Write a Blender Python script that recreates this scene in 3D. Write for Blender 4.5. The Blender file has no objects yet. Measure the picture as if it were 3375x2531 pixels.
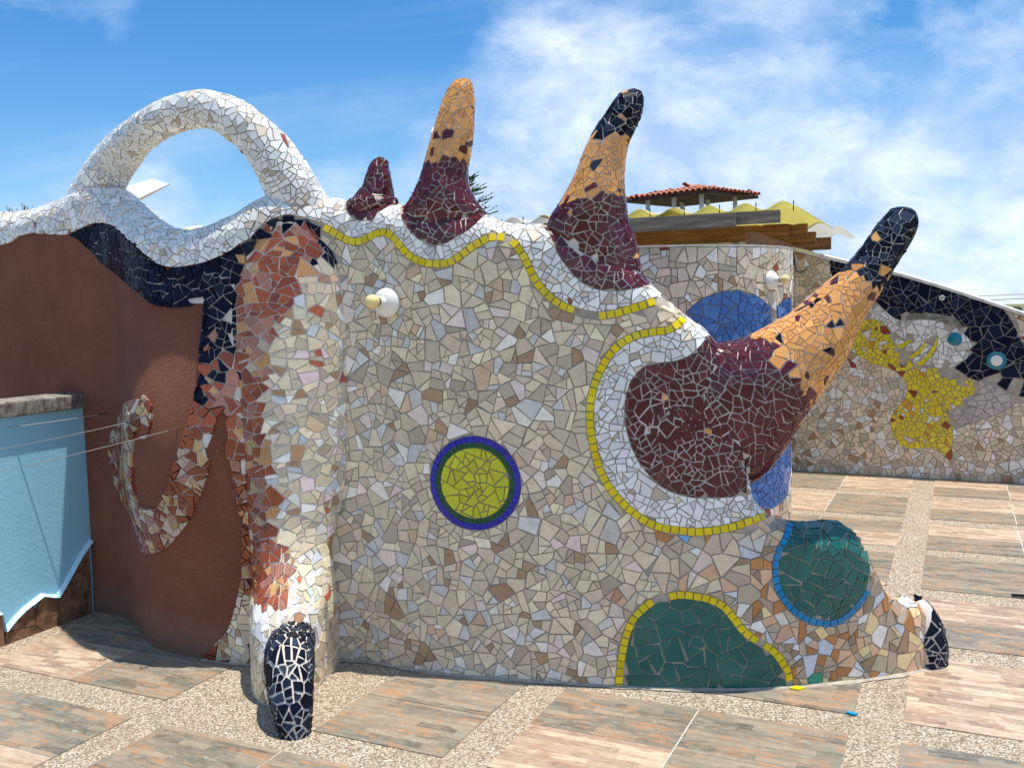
import bpy, bmesh, math, random
import numpy as np
from mathutils import Vector, Matrix, kdtree
random.seed(7); rng = np.random.default_rng(11)
scene = bpy.context.scene

# ------------------------------------------------------------------ camera
cam_d = bpy.data.cameras.new('camera'); cam = bpy.data.objects.new('camera', cam_d); scene.collection.objects.link(cam)
cam_d.sensor_width = 36.0; cam_d.lens = 33.744; cam_d.clip_end = 5000; cam_d.clip_start = .05
CAM = Vector((0, 0, 1.5))
_R = Vector((.99985141, -.00138759, -.01718215)); _U = Vector((.01723809, .08048356, .99660687)); _F = Vector((0, .99675497, -.08049552))
cam.matrix_world = Matrix(((_R.x, _U.x, -_F.x, CAM.x), (_R.y, _U.y, -_F.y, CAM.y), (_R.z, _U.z, -_F.z, CAM.z), (0, 0, 0, 1)))
scene.camera = cam

# ------------------------------------------------------------------ sun, sky, exposure
SUN_EL, SUN_AZ = math.radians(80.5), math.radians(94)     # azimuth clockwise from +Y
sun_dir = Vector((math.cos(SUN_EL)*math.sin(SUN_AZ), math.cos(SUN_EL)*math.cos(SUN_AZ), math.sin(SUN_EL)))
sd = bpy.data.lights.new('sun', 'SUN'); sd.energy = 3.8; sd.angle = math.radians(.5); sd.color = (1, .94, .84)
sun = bpy.data.objects.new('sun', sd); scene.collection.objects.link(sun)
sun.rotation_euler = sun_dir.to_track_quat('Z', 'Y').to_euler()
world = bpy.data.worlds.new('World'); scene.world = world; world.use_nodes = True
def build_world():
    nt = world.node_tree; nt.nodes.clear(); N = nt.nodes.new; L = nt.links.new
    def math_(op, a, b=None, c=None, clamp=False):
        n = N('ShaderNodeMath'); n.operation = op; n.use_clamp = clamp
        for i, v in enumerate((a, b, c)):
            if v is None: continue
            if isinstance(v, (int, float)): n.inputs[i].default_value = v
            else: L(v, n.inputs[i])
        return n.outputs[0]
    out = N('ShaderNodeOutputWorld'); bg = N('ShaderNodeBackground'); bg.inputs[1].default_value = .15
    sky = N('ShaderNodeTexSky'); sky.sky_type = 'NISHITA'; sky.sun_disc = False
    sky.sun_elevation = SUN_EL; sky.sun_rotation = SUN_AZ; sky.air_density = 1.0; sky.dust_density = .15; sky.ozone_density = 3.0
    tc = N('ShaderNodeTexCoord'); sep = N('ShaderNodeSeparateXYZ'); L(tc.outputs['Generated'], sep.inputs[0])
    x, y, z = sep.outputs
    z = math_('ADD', z, .022)
    cv = N('ShaderNodeCombineXYZ'); L(x, cv.inputs[0]); L(y, cv.inputs[1]); L(math_('MAXIMUM', z, .004), cv.inputs[2]); L(cv.outputs[0], sky.inputs['Vector'])
    zz = math_('ADD', math_('MAXIMUM', z, 0.0), .16)
    cx = math_('DIVIDE', x, zz); cy = math_('DIVIDE', y, zz)
    def noise(vx, vy, vz, scale, detail, rough, dist=0.):
        c = N('ShaderNodeCombineXYZ')
        for i, v in enumerate((vx, vy, vz)):
            if isinstance(v, (int, float)): c.inputs[i].default_value = v
            else: L(v, c.inputs[i])
        n = N('ShaderNodeTexNoise'); n.inputs['Scale'].default_value = scale; n.inputs['Detail'].default_value = detail
        n.inputs['Roughness'].default_value = rough; n.inputs['Distortion'].default_value = dist
        L(c.outputs[0], n.inputs['Vector']); return n.outputs['Fac']
    # broad cumulus bank: high on one side, a low line of cloud on the other
    big = noise(x, y, math_('MULTIPLY', z, 1.7), 4.6, 10, .60, .2)
    sm = N('ShaderNodeMapRange'); sm.interpolation_type = 'SMOOTHSTEP'; L(x, sm.inputs[0]); sm.inputs[1].default_value = -.14; sm.inputs[2].default_value = .02; sm.inputs[3].default_value = .185; sm.inputs[4].default_value = .30
    cover = math_('MINIMUM', math_('MAXIMUM', math_('MULTIPLY', math_('SUBTRACT', sm.outputs[0], z), 1.9), -.30), .24)
    cover = math_('MAXIMUM', cover, math_('MINIMUM', math_('MULTIPLY', math_('SUBTRACT', z, .40), .5), .10))
    c1 = math_('MULTIPLY', math_('SUBTRACT', math_('ADD', big, cover), .49), 3.4, clamp=True)
    # thin streaks of high cloud
    st = noise(math_('MULTIPLY', math_('ADD', cx, math_('MULTIPLY', cy, .9)), .22), math_('ADD', math_('MULTIPLY', cy, 1.5), math_('MULTIPLY', cx, .35)), 9.1, 1.3, 7, .60, .5)
    c2 = math_('MULTIPLY', math_('SUBTRACT', st, .44), 2.2, clamp=True)
    hz = math_('POWER', math_('SUBTRACT', 1.0, math_('MINIMUM', math_('MAXIMUM', z, 0.0), 1.0)), 14.0)
    fac = math_('MAXIMUM', c1, math_('MULTIPLY', c2, .50))
    fac = math_('MAXIMUM', fac, math_('MULTIPLY', hz, .40), clamp=True)
    shade = noise(math_('ADD', x, 3.1), y, math_('MULTIPLY', z, 1.6), 7.5, 8, .62, .3)
    ramp = N('ShaderNodeValToRGB'); ramp.color_ramp.elements[0].position = .40; ramp.color_ramp.elements[1].position = .64
    ramp.color_ramp.elements[0].color = (2.3, 3.2, 4.8, 1); ramp.color_ramp.elements[1].color = (5.0, 5.4, 5.8, 1)
    L(shade, ramp.inputs[0])
    mix = N('ShaderNodeMix'); mix.data_type = 'RGBA'; L(math_('MULTIPLY', fac, .92), mix.inputs[0]); 
    hs = N('ShaderNodeHueSaturation'); hs.inputs['Saturation'].default_value = 1.36; hs.inputs['Value'].default_value = .75; L(sky.outputs[0], hs.inputs['Color']); L(hs.outputs[0], mix.inputs[6]); L(ramp.outputs[0], mix.inputs[7])
    L(mix.outputs[2], bg.inputs[0]); L(bg.outputs[0], out.inputs[0])
build_world()
scene.render.engine = 'CYCLES'
scene.view_settings.view_transform = 'Standard'; scene.view_settings.look = 'None'
scene.view_settings.exposure = 0.48; scene.view_settings.gamma = 1.0
scene.cycles.use_denoising = True
scene.cycles.max_bounces = 8; scene.cycles.diffuse_bounces = 4; scene.cycles.transparent_max_bounces = 8

# ------------------------------------------------------------------ helpers
COL = scene.collection
WLOC = {}                                                  # world position of every object that parents others
def lin(r, g, b):
    f = lambda c: (c/255/12.92) if c <= 10 else ((c/255+.055)/1.055)**2.4
    return (f(r), f(g), f(b), 1.0)
def link(o, parent=None, loc=(0, 0, 0)):
    COL.objects.link(o); loc = Vector(loc)
    if parent is not None: o.parent = parent; o.location = loc-WLOC[parent.name]
    else: o.location = loc
    WLOC[o.name] = loc; return o
def tag(o, label=None, cat=None, group=None, kind=None):
    for k, v in (('label', label), ('category', cat), ('group', group), ('kind', kind)):
        if v: o[k] = v
    return o
def empty(name, loc, label, cat, group=None):
    o = bpy.data.objects.new(name, None); o.empty_display_size = .2; link(o, None, loc); return tag(o, label, cat, group)
def mesh_obj(name, verts, faces, mat, parent=None, loc=(0, 0, 0), smooth=False, cols=None):
    me = bpy.data.meshes.new(name); me.from_pydata([tuple(v) for v in verts], [], [tuple(f) for f in faces]); me.materials.append(mat)
    if cols is not None:
        at = me.color_attributes.new('col', 'FLOAT_COLOR', 'POINT'); at.data.foreach_set('color', np.asarray(cols, np.float32).ravel())
    if smooth: me.polygons.foreach_set('use_smooth', [True]*len(me.polygons))
    me.update(); return link(bpy.data.objects.new(name, me), parent, loc)
def bm_obj(name, bm, mat, parent=None, loc=(0, 0, 0), smooth=False):
    bmesh.ops.recalc_face_normals(bm, faces=bm.faces)
    me = bpy.data.meshes.new(name); bm.to_mesh(me); bm.free(); me.materials.append(mat)
    if smooth: me.polygons.foreach_set('use_smooth', [True]*len(me.polygons))
    return link(bpy.data.objects.new(name, me), parent, loc)
def add_box(bm, c, ax, ay, az, bev=0.):
    """box with centre c and half-axis vectors"""
    c, ax, ay, az = map(Vector, (c, ax, ay, az)); vs = []
    for i in (-1, 1):
        for j in (-1, 1):
            for k in (-1, 1): vs.append(bm.verts.new(c+ax*i+ay*j+az*k))
    fs = [(0, 1, 3, 2), (4, 6, 7, 5), (0, 4, 5, 1), (2, 3, 7, 6), (0, 2, 6, 4), (1, 5, 7, 3)]
    fc = [bm.faces.new([vs[i] for i in f]) for f in fs]
    if bev: bmesh.ops.bevel(bm, geom=list({e for f in fc for e in f.edges}), offset=bev, segments=2, affect='EDGES', profile=.6)
def add_tube(bm, pts, rad, n=8, cap=True):
    pts = [Vector(p) for p in pts]; rads = rad if isinstance(rad, (list, tuple)) else [rad]*len(pts); rings = []
    up = Vector((0, 0, 1))
    for i, p in enumerate(pts):
        t = (pts[min(i+1, len(pts)-1)]-pts[max(i-1, 0)]).normalized()
        a = t.cross(up); a = a.normalized() if a.length > 1e-3 else Vector((1, 0, 0)); b = t.cross(a)
        rings.append([bm.verts.new(p+(a*math.cos(q)+b*math.sin(q))*rads[i]) for q in [2*math.pi*k/n for k in range(n)]])
    for r0, r1 in zip(rings, rings[1:]):
        for k in range(n): bm.faces.new((r0[k], r0[(k+1) % n], r1[(k+1) % n], r1[k]))
    if cap: bm.faces.new(rings[0][::-1]); bm.faces.new(rings[-1])
def add_lathe(bm, prof, origin, axis, n=28):
    """prof: (radius, height) along axis"""
    axis = Vector(axis).normalized(); a = axis.orthogonal().normalized(); b = axis.cross(a); o = Vector(origin); rings = []
    for r, h in prof:
        if r < 1e-6: rings.append([bm.verts.new(o+axis*h)])
        else: rings.append([bm.verts.new(o+axis*h+(a*math.cos(q)+b*math.sin(q))*r) for q in [2*math.pi*k/n for k in range(n)]])
    for r0, r1 in zip(rings, rings[1:]):
        for k in range(n):
            q = [r0[k % len(r0)], r0[(k+1) % len(r0)], r1[(k+1) % len(r1)], r1[k % len(r1)]]
            q2 = []
            for v in q:
                if v not in q2: q2.append(v)
            if len(q2) >= 3: bm.faces.new(q2)

# ------------------------------------------------------------------ materials
class NT:
    def __init__(s, name, rough=.6, spec=.5):
        s.m = bpy.data.materials.new(name); s.m.use_nodes = True; s.t = s.m.node_tree; s.p = s.t.nodes['Principled BSDF']
        s.p.inputs['Roughness'].default_value = rough; s.p.inputs['Specular IOR Level'].default_value = spec
    def n(s, typ, **kw):
        x = s.t.nodes.new('ShaderNode'+typ)
        for k, v in kw.items(): setattr(x, k, v)
        return x
    def put(s, v, sock):
        if isinstance(v, (int, float)): sock.default_value = v
        elif isinstance(v, tuple): sock.default_value = v
        else: s.t.links.new(v, sock)
    def math(s, op, a, b=None, clamp=False):
        x = s.n('Math', operation=op, use_clamp=clamp); s.put(a, x.inputs[0])
        if b is not None: s.put(b, x.inputs[1])
        return x.outputs[0]
    def mix(s, f, a, b, mode='MIX'):
        x = s.n('Mix', data_type='RGBA', blend_type=mode); s.put(f, x.inputs[0]); s.put(a, x.inputs[6]); s.put(b, x.inputs[7]); return x.outputs[2]
    def noise(s, vec, scale, detail=4, rough=.55, dist=0., out='Fac'):
        x = s.n('TexNoise'); x.inputs['Scale'].default_value = scale; x.inputs['Detail'].default_value = detail
        x.inputs['Roughness'].default_value = rough; x.inputs['Distortion'].default_value = dist
        if vec is not None: s.put(vec, x.inputs['Vector'])
        return x.outputs[out]
    def ramp(s, f, stops, interp='LINEAR'):
        x = s.n('ValToRGB'); r = x.color_ramp; r.interpolation = interp
        while len(r.elements) < len(stops): r.elements.new(.5)
        for e, (p, c) in zip(r.elements, stops): e.position = p; e.color = c if isinstance(c, tuple) else (c, c, c, 1)
        s.put(f, x.inputs[0]); return x.outputs[0]
    def pos(s): return s.n('NewGeometry').outputs['Position']
    def obj(s): return s.n('TexCoord').outputs['Object']
    def scale(s, vec, sc):
        x = s.n('VectorMath', operation='MULTIPLY'); s.put(vec, x.inputs[0]); x.inputs[1].default_value = sc; return x.outputs[0]
    def bump(s, h, strength, dist):
        x = s.n('Bump'); x.inputs['Strength'].default_value = strength; x.inputs['Distance'].default_value = dist
        s.put(h, x.inputs['Height']); s.t.links.new(x.outputs[0], s.p.inputs['Normal'])
    def base(s, v): s.put(v, s.p.inputs['Base Color'])
def shard_mat(name, rough, mottled, spec=.5, vein=False):
    k = NT(name, rough, spec); at = k.n('Attribute', attribute_name='col').outputs['Color']; P = k.pos()
    n1 = k.noise(P, 38, 5, .62, .4); n2 = k.noise(P, 210, 2)
    v = k.math('ADD', k.math('MULTIPLY', k.math('SUBTRACT', n1, .5), mottled), k.math('MULTIPLY', k.math('SUBTRACT', n2, .5), mottled*.5))
    hsv = k.n('HueSaturation'); k.put(k.math('ADD', v, 1.0), hsv.inputs['Value']); k.put(at, hsv.inputs['Color'])
    c = hsv.outputs[0]
    if vein:
        w = k.n('TexWave'); w.inputs['Scale'].default_value = 26; w.inputs['Distortion'].default_value = 9; w.inputs['Detail'].default_value = 3
        k.put(P, w.inputs['Vector']); c = k.mix(k.math('MULTIPLY', k.math('POWER', w.outputs['Fac'], 3.0), .35), c, (.10, .025, .008, 1))
    k.base(c); k.put(k.math('ADD', k.math('MULTIPLY', k.noise(P, 60, 3), .16), rough-.06), k.p.inputs['Roughness'])
    k.bump(k.noise(P, 30, 3), .10, .004); return k.m
M_GLAZE = shard_mat('glazed_tile', .15, .16, .42)
M_STONE = shard_mat('stone_tile', .34, .55, .4)
M_DARK = shard_mat('dark_glazed_tile', .24, .2, .07)
M_WOODY = shard_mat('veined_terracotta_tile', .26, .25, .5, True)
def noisy(name, c1, c2, scale, rough=.8, bump=.3, bdist=.006, bscale=None, detail=6):
    k = NT(name, rough, .3); P = k.pos(); n = k.noise(P, scale, detail, .6)
    k.base(k.mix(k.ramp(n, [(.35, 0.), (.65, 1.)]), c1, c2)); k.bump(k.noise(P, bscale or scale*4, 5, .65), bump, bdist); return k.m
M_GROUT = noisy('grey_grout', lin(158, 149, 135), lin(188, 178, 162), 22, .9, .4, .004, 160)
M_GROUT_L = noisy('pale_grout', lin(204, 197, 186), lin(226, 220, 210), 22, .9, .4, .004, 160)
M_GROUT_D = noisy('dark_edge_grout', lin(150, 144, 134), lin(182, 176, 166), 22, .9, .4, .004, 160)
def stucco():
    k = NT('brown_stucco', .82, .3); P = k.pos(); n = k.noise(P, 2.6, 7, .66, .4); f = k.noise(P, 70, 6, .7); st = k.noise(k.scale(P, (7, 7, .7)), 1.0, 6, .65)
    c = k.mix(k.ramp(n, [(.3, 0.), (.7, 1.)]), lin(124, 75, 57), lin(144, 92, 72)); c = k.mix(k.math('MULTIPLY', k.ramp(f, [(.5, 0.), (.75, 1.)]), .22), c, lin(160, 112, 94))
    c = k.mix(k.math('MULTIPLY', k.ramp(st, [(.52, 0.), (.7, 1.)]), .16), c, lin(112, 68, 54))
    sz = k.n('SeparateXYZ'); k.put(P, sz.inputs[0]); d = k.math('ADD', sz.outputs[2], k.math('MULTIPLY', k.noise(P, 9, 5), -.22)); c = k.mix(k.math('MULTIPLY', k.ramp(d, [(.0, 1.), (.10, 0.)]), .28), c, lin(150, 132, 118))   # splashed dust at the foot
    k.base(c); h = k.math('ADD', k.noise(k.scale(P, (1, 1, 1.6)), 48, 7, .72, .9), k.math('MULTIPLY', k.noise(P, 8, 4), 1.0)); k.bump(h, .8, .016); return k.m
M_STUCCO = stucco()
def blue_paint():
    k = NT('pale_blue_paint', .62, .4); P = k.pos(); n = k.noise(P, 2.5, 5)
    k.base(k.mix(n, lin(146, 212, 240), lin(168, 224, 246))); k.bump(k.math('ADD', k.noise(k.scale(P, (1, 1, .8)), 85, 6, .66, .5), k.math('MULTIPLY', k.noise(P, 22, 4), .6)), .34, .006); return k.m
M_BLUEW = blue_paint()
def concrete():
    k = NT('weathered_concrete', .9, .2); P = k.pos(); n = k.noise(P, 18, 8, .72); m = k.noise(k.scale(P, (1, 1, .25)), 30, 5, .7)
    c = k.ramp(n, [(.32, lin(78, 74, 68)), (.5, lin(140, 134, 122)), (.72, lin(196, 190, 178))]); c = k.mix(k.math('MULTIPLY', k.ramp(m, [(.52, 0.), (.66, 1.)]), .7), c, lin(58, 54, 48))
    k.base(c); k.bump(n, .5, .01); return k.m
M_CONC = concrete()
M_COPING = noisy('lime_washed_coping', lin(205, 200, 190), lin(240, 238, 232), 14, .8, .4, .006, 60)
def pebble():
    k = NT('washed_pebble_concrete', .75, .3); P = k.pos(); v = k.n('TexVoronoi'); v.inputs['Scale'].default_value = 150; k.put(P, v.inputs['Vector'])
    sp = k.n('SeparateColor'); k.t.links.new(v.outputs['Color'], sp.inputs[0])
    c = k.ramp(sp.outputs[0], [(0, lin(120, 104, 84)), (.18, lin(146, 130, 108)), (.40, lin(180, 164, 140)), (.68, lin(204, 191, 170)), (.92, lin(226, 216, 200)), (1, lin(212, 182, 152))])
    c = k.mix(k.ramp(v.outputs['Distance'], [(.45, 0.), (.8, 1.)]), c, lin(130, 116, 98))
    big = k.noise(P, 2.2, 6, .6); c = k.mix(k.math('MULTIPLY', k.ramp(big, [(.45, 0.), (.7, 1.)]), .30), c, lin(156, 140, 118))
    k.base(c); k.bump(k.math('SUBTRACT', 1.0, v.outputs['Distance']), .7, .006); return k.m
M_PEBBLE = pebble()
def floor_tile_mat(name, stops, rust, pale):
    """flat print of stacked slate strips, different on every tile"""
    k = NT(name, .42, .45); O = k.obj(); rnd = k.n('ObjectInfo').outputs['Random']
    sx = k.n('SeparateXYZ'); k.put(O, sx.inputs[0]); x, y = sx.outputs[0], sx.outputs[1]
    yw = k.math('ADD', y, k.math('MULTIPLY', k.math('SUBTRACT', k.noise(O, 14, 2), .5), .010))
    row = k.math('FLOOR', k.math('MULTIPLY', yw, 27.0)); w1 = k.n('TexWhiteNoise', noise_dimensions='2D'); cb = k.n('CombineXYZ'); k.put(row, cb.inputs[0]); k.put(k.math('MULTIPLY', rnd, 77.0), cb.inputs[1]); k.put(cb.outputs[0], w1.inputs['Vector'])
    ln = k.math('ADD', 3.2, k.math('MULTIPLY', w1.outputs['Value'], 5.0))
    bx = k.math('FLOOR', k.math('ADD', k.math('MULTIPLY', x, ln), k.math('MULTIPLY', w1.outputs['Value'], 9.0)))
    w2 = k.n('TexWhiteNoise', noise_dimensions='3D'); cb2 = k.n('CombineXYZ'); k.put(bx, cb2.inputs[0]); k.put(row, cb2.inputs[1]); k.put(k.math('MULTIPLY', rnd, 41.0), cb2.inputs[2]); k.put(cb2.outputs[0], w2.inputs['Vector'])
    off = k.n('VectorMath', operation='ADD'); k.put(O, off.inputs[0]); cb3 = k.n('CombineXYZ'); k.put(k.math('MULTIPLY', rnd, 31.0), cb3.inputs[2]); k.put(cb3.outputs[0], off.inputs[1]); Q = off.outputs[0]
    s1 = k.noise(k.scale(Q, (10, 26, 1)), 1.0, 6, .58, .9); s2 = k.noise(k.scale(Q, (26, 60, 1)), 1.0, 6, .66, .6); s3 = k.noise(k.scale(Q, (7, 19, 1)), 1.0, 5, .66, 1.0)
    f = k.math('ADD', k.math('MULTIPLY', w2.outputs['Value'], .38), k.math('MULTIPLY', s1, .75)); f = k.math('SUBTRACT', f, .07)
    c = k.ramp(f, stops)
    c = k.mix(k.math('MULTIPLY', k.ramp(s3, [(.52, 0.), (.62, 1.)]), .75), c, rust)
    c = k.mix(k.math('MULTIPLY', k.ramp(s2, [(.54, 0.), (.72, 1.)]), .6), c, pale)
    fr = k.math('FRACT', k.math('MULTIPLY', yw, 27.0)); e = k.math('MINIMUM', fr, k.math('SUBTRACT', 1.0, fr))
    c = k.mix(k.math('MULTIPLY', k.ramp(e, [(.0, 1.), (.09, 0.)]), .28), c, lin(74, 62, 54))
    k.base(c); k.bump(k.math('ADD', s1, s2), .18, .004); k.put(k.ramp(s2, [(.3, .36), (.7, .55)]), k.p.inputs['Roughness']); return k.m
M_TILE_G = floor_tile_mat('slate_print_grey', [(.2, lin(100, 95, 85)), (.42, lin(130, 124, 111)), (.6, lin(150, 139, 121)), (.8, lin(166, 151, 130))], lin(178, 134, 96), lin(188, 182, 168))
M_TILE_P = floor_tile_mat('slate_print_pink', [(.2, lin(132, 110, 96)), (.4, lin(174, 150, 128)), (.6, lin(198, 176, 149)), (.8, lin(212, 195, 168))], lin(172, 134, 110), lin(220, 206, 184))
def wood(name, c1, c2, c3):
    k = NT(name, .75, .3); O = k.obj(); n = k.noise(k.scale(O, (3, 60, 60)), 1.0, 8, .65, .5); c = k.ramp(n, [(.3, c1), (.5, c2), (.7, c3)]); k.base(c); k.bump(n, .4, .004); return k.m
M_WOOD_G = wood('weathered_grey_wood', lin(70, 62, 54), lin(112, 104, 94), lin(150, 142, 130))
M_WOOD_B = wood('brown_beam_wood', lin(84, 54, 38), lin(124, 86, 58), lin(158, 118, 84))
def sheet_mat(name, col, tr):
    k = NT(name, .35, .5); k.base(col); tl = k.n('BsdfTranslucent'); tl.inputs[0].default_value = col; mx = k.n('MixShader'); mx.inputs[0].default_value = tr
    o = k.t.nodes['Material Output']; k.t.links.new(k.p.outputs[0], mx.inputs[1]); k.t.links.new(tl.outputs[0], mx.inputs[2]); k.t.links.new(mx.outputs[0], o.inputs[0]); return k.m
M_SHEET_Y = sheet_mat('yellow_corrugated_plastic', lin(238, 232, 172), .55)
M_SHEET_W = sheet_mat('milky_corrugated_plastic', lin(236, 236, 232), .55)
def plain(name, c, rough=.5, metal=0., spec=.5):
    k = NT(name, rough, spec); k.p.inputs['Metallic'].default_value = metal; P = k.pos(); n = k.noise(P, 40, 4)
    hs = k.n('HueSaturation'); hs.inputs['Color'].default_value = c; k.put(k.math('ADD', .9, k.math('MULTIPLY', n, .2)), hs.inputs['Value']); k.base(hs.outputs[0]); return k.m
M_WHITE_PL = plain('white_plastic', lin(236, 234, 226), .35); M_BULB = plain('cream_bulb_glass', lin(244, 218, 150), .22); M_BLACK = plain('black_iron', lin(28, 26, 26), .45)
M_WHITE_PAINT = plain('white_painted_metal', lin(228, 228, 226), .4); M_WIRE = plain('galvanised_wire', lin(176, 168, 158), .5, .3); M_RUST = plain('rusty_iron', lin(92, 62, 46), .8)
M_ROOF = noisy('clay_roof_tile', lin(160, 96, 76), lin(192, 126, 102), 3.0, .8, .3, .01, 30); M_DARKWOOD = noisy('dark_roof_timber', lin(62, 46, 38), lin(84, 64, 52), 6, .8)
M_GREY_PAINT = plain('grey_painted_post', lin(196, 198, 200), .5)
M_STONE_SK = noisy('brown_flagstone', lin(98, 70, 52), lin(158, 122, 94), 16, .8, .6, .012, 40)
M_LEDGE = plain('fresh_pale_blue_edge', lin(190, 226, 240), .6)
M_GROUND = noisy('dry_grass_ground', lin(96, 100, 66), lin(132, 128, 92), .4, .95, .3, .05, 8)
M_LEAF = noisy('dark_green_foliage', lin(34, 58, 30), lin(64, 92, 48), 9, .55, .1); M_BARK = noisy('grey_bark', lin(78, 66, 54), lin(116, 102, 86), 20, .9)
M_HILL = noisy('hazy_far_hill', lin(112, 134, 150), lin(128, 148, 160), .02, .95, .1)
M_TEAL = plain('teal_glass_cabochon', lin(22, 120, 142), .12); M_CREAM_WALL = noisy('cream_render', lin(226, 208, 168), lin(238, 222, 186), 3, .85)

# ---- plan of the long mosaic wall: front line on the floor, left to right (metres) ----
RC = 0.10                                   # half thickness of the wall / radius of its rounded crest
PLAN = [(-4.35,5.93),(-3.7,5.585),(-3.05,5.24),(-2.6,5.0),(-2.134,4.747),(-1.96,4.65),(-1.87,4.56),(-1.80,4.45),(-1.693,4.285),(-1.576,4.163),
        (-1.367,4.058),(-1.163,3.985),(-.95,3.99),(-.78,4.005),(-.661,4.0),(-.56,3.95),(-.478,3.905),(-.382,3.867),
        (-.253,3.816),(-.031,3.765),(.117,3.733),(.353,3.68),(.585,3.645),(.78,3.628),(.938,3.624),(1.084,3.642),
        (1.373,3.692),(1.573,3.752),(1.66,3.792),(1.71,3.84)]
def catmull(pts, n=24):
    P = np.array(pts, float); P = np.vstack([2*P[0]-P[1], P, 2*P[-1]-P[-2]]); out = []
    for i in range(1, len(P)-2):
        for t in np.linspace(0, 1, n, endpoint=False):
            a, b, c, d = P[i-1], P[i], P[i+1], P[i+2]
            out.append(.5*((2*b)+(c-a)*t+(2*a-5*b+4*c-d)*t*t+(3*b-a-3*c+d)*t**3))
    out.append(P[-2]); return np.array(out)
def resample(P, step):
    d = np.r_[0, np.cumsum(np.linalg.norm(np.diff(P, axis=0), axis=1))]
    s = np.arange(0, d[-1], step)
    return s, np.stack([np.interp(s, d, P[:, k]) for k in range(P.shape[1])], 1)
S_AX, _B = resample(catmull(PLAN), .01)
S_AX = S_AX-1.472; S_MIN = float(S_AX[0])          # s counts from the third point of the plan
_k = np.ones(13)/13.
_pad = lambda a: np.convolve(np.r_[2*a[0]-a[6:0:-1], a, 2*a[-1]-a[-2:-8:-1]], _k, 'valid')
_B = np.stack([_pad(_B[:, 0]), _pad(_B[:, 1])], 1)
_T = np.gradient(_B, axis=0); _T /= np.linalg.norm(_T, axis=1)[:, None]
_N = np.stack([_T[:, 1], -_T[:, 0]], 1)
S_MAX = float(S_AX[-1])
def base_at(s): return np.stack([np.interp(s, S_AX, _B[:, 0]), np.interp(s, S_AX, _B[:, 1])], -1)
def norm_at(s):
    n = np.stack([np.interp(s, S_AX, _N[:, 0]), np.interp(s, S_AX, _N[:, 1])], -1)
    return n/np.linalg.norm(n, axis=-1)[..., None]
def gs(x): return np.exp(-.5*x*x)
def bulge(s, z):
    # swelling of the stucco flank, of the knee and a slight waviness of the hand-built wall
    d = .11*gs((s-1.98)/.24)*gs((z-.92)/.28)
    d = d + .022*gs((s-4.74)/.13)*gs((z-.45)/.13)
    d = d + .006*np.sin(3.1*s+1.3)*np.sin(2.7*z+.4)
    return d
def crest_front(s): return np.interp(s, CREST_S, CREST_Z) - RC
def wall_pt(s, v):
    s = np.asarray(s, float); v = np.asarray(v, float)
    H = crest_front(s); b = base_at(s); n = norm_at(s)
    phi = np.clip((v-H)/RC, 0, np.pi); dn = np.clip(v-H-np.pi*RC, 0, None)
    fade = np.where(v < H, 1., np.cos(np.clip(phi, 0, np.pi/2)))
    off = -RC+RC*np.cos(phi)+bulge(s, np.minimum(v, H))*fade
    z = np.where(v < H, v, H+RC*np.sin(phi))-dn
    return np.stack([b[..., 0]+n[..., 0]*off, b[..., 1]+n[..., 1]*off, z], -1)
# ---- outlines on the wall in metres: (along the wall, up the face) ----
CREST_S = np.array([-1.472, 0.176, 0.33, 0.505, 0.668, 0.772, 0.94, 1.082, 1.158, 1.242, 1.348, 1.576, 1.814, 1.953, 2.053, 2.171, 2.329, 2.43, 2.502, 2.573, 2.66, 2.741, 2.775, 2.841, 3.003, 3.2, 3.358, 3.412, 3.472, 3.539, 3.593, 3.654, 3.775, 3.885, 3.97, 4.018, 4.068, 4.097, 4.139, 4.211, 4.281, 4.341, 4.39, 4.429, 4.463, 4.526, 4.578, 4.635, 4.725, 4.796, 4.855, 4.901, 4.941, 4.975, 5.009, 5.052, 5.122, 5.226, 5.288])
CREST_Z = np.array([2.047, 2.047, 2.038, 2.028, 2.039, 2.054, 2.084, 2.14, 2.143, 2.099, 2.029, 1.957, 1.89, 1.851, 1.838, 1.853, 1.899, 1.953, 1.981, 1.984, 1.976, 1.966, 1.957, 1.94, 1.926, 1.887, 1.873, 1.868, 1.836, 1.818, 1.82, 1.818, 1.786, 1.718, 1.663, 1.627, 1.579, 1.55, 1.504, 1.446, 1.399, 1.322, 1.144, 0.904, 0.747, 0.676, 0.65, 0.634, 0.622, 0.628, 0.619, 0.592, 0.53, 0.467, 0.41, 0.337, 0.295, 0.279, 0.259])
WHITE_LOW = [(0.382,1.855),(0.459,1.859),(0.543,1.868),(0.638,1.897),(0.732,1.905),(0.863,1.895),(0.999,1.887),(1.074,1.903),(1.159,1.922),(1.234,1.93),(1.393,1.911),(1.637,1.854),(1.805,1.793),(1.89,1.744),(1.97,1.702),(2.042,1.689),(2.122,1.692),(2.208,1.704),(2.289,1.729),(2.364,1.765),(2.42,1.804),(2.468,1.851),(2.523,1.88),(2.577,1.888),(2.637,1.879),(2.707,1.854)]
YEL1 = [(2.715,1.84),(2.766,1.81),(2.823,1.781),(2.879,1.778),(2.946,1.799),(2.997,1.806),(3.035,1.788),(3.072,1.75),(3.108,1.713),(3.167,1.683),(3.224,1.673),(3.28,1.676),(3.327,1.698),(3.382,1.736),(3.429,1.76),(3.467,1.769),(3.512,1.765),(3.552,1.737),(3.59,1.679),(3.621,1.614),(3.654,1.564),(3.704,1.518),(3.749,1.492),(3.812,1.469),(3.875,1.459),(3.939,1.467),(4.002,1.485),(4.063,1.503),(4.109,1.524)]
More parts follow.
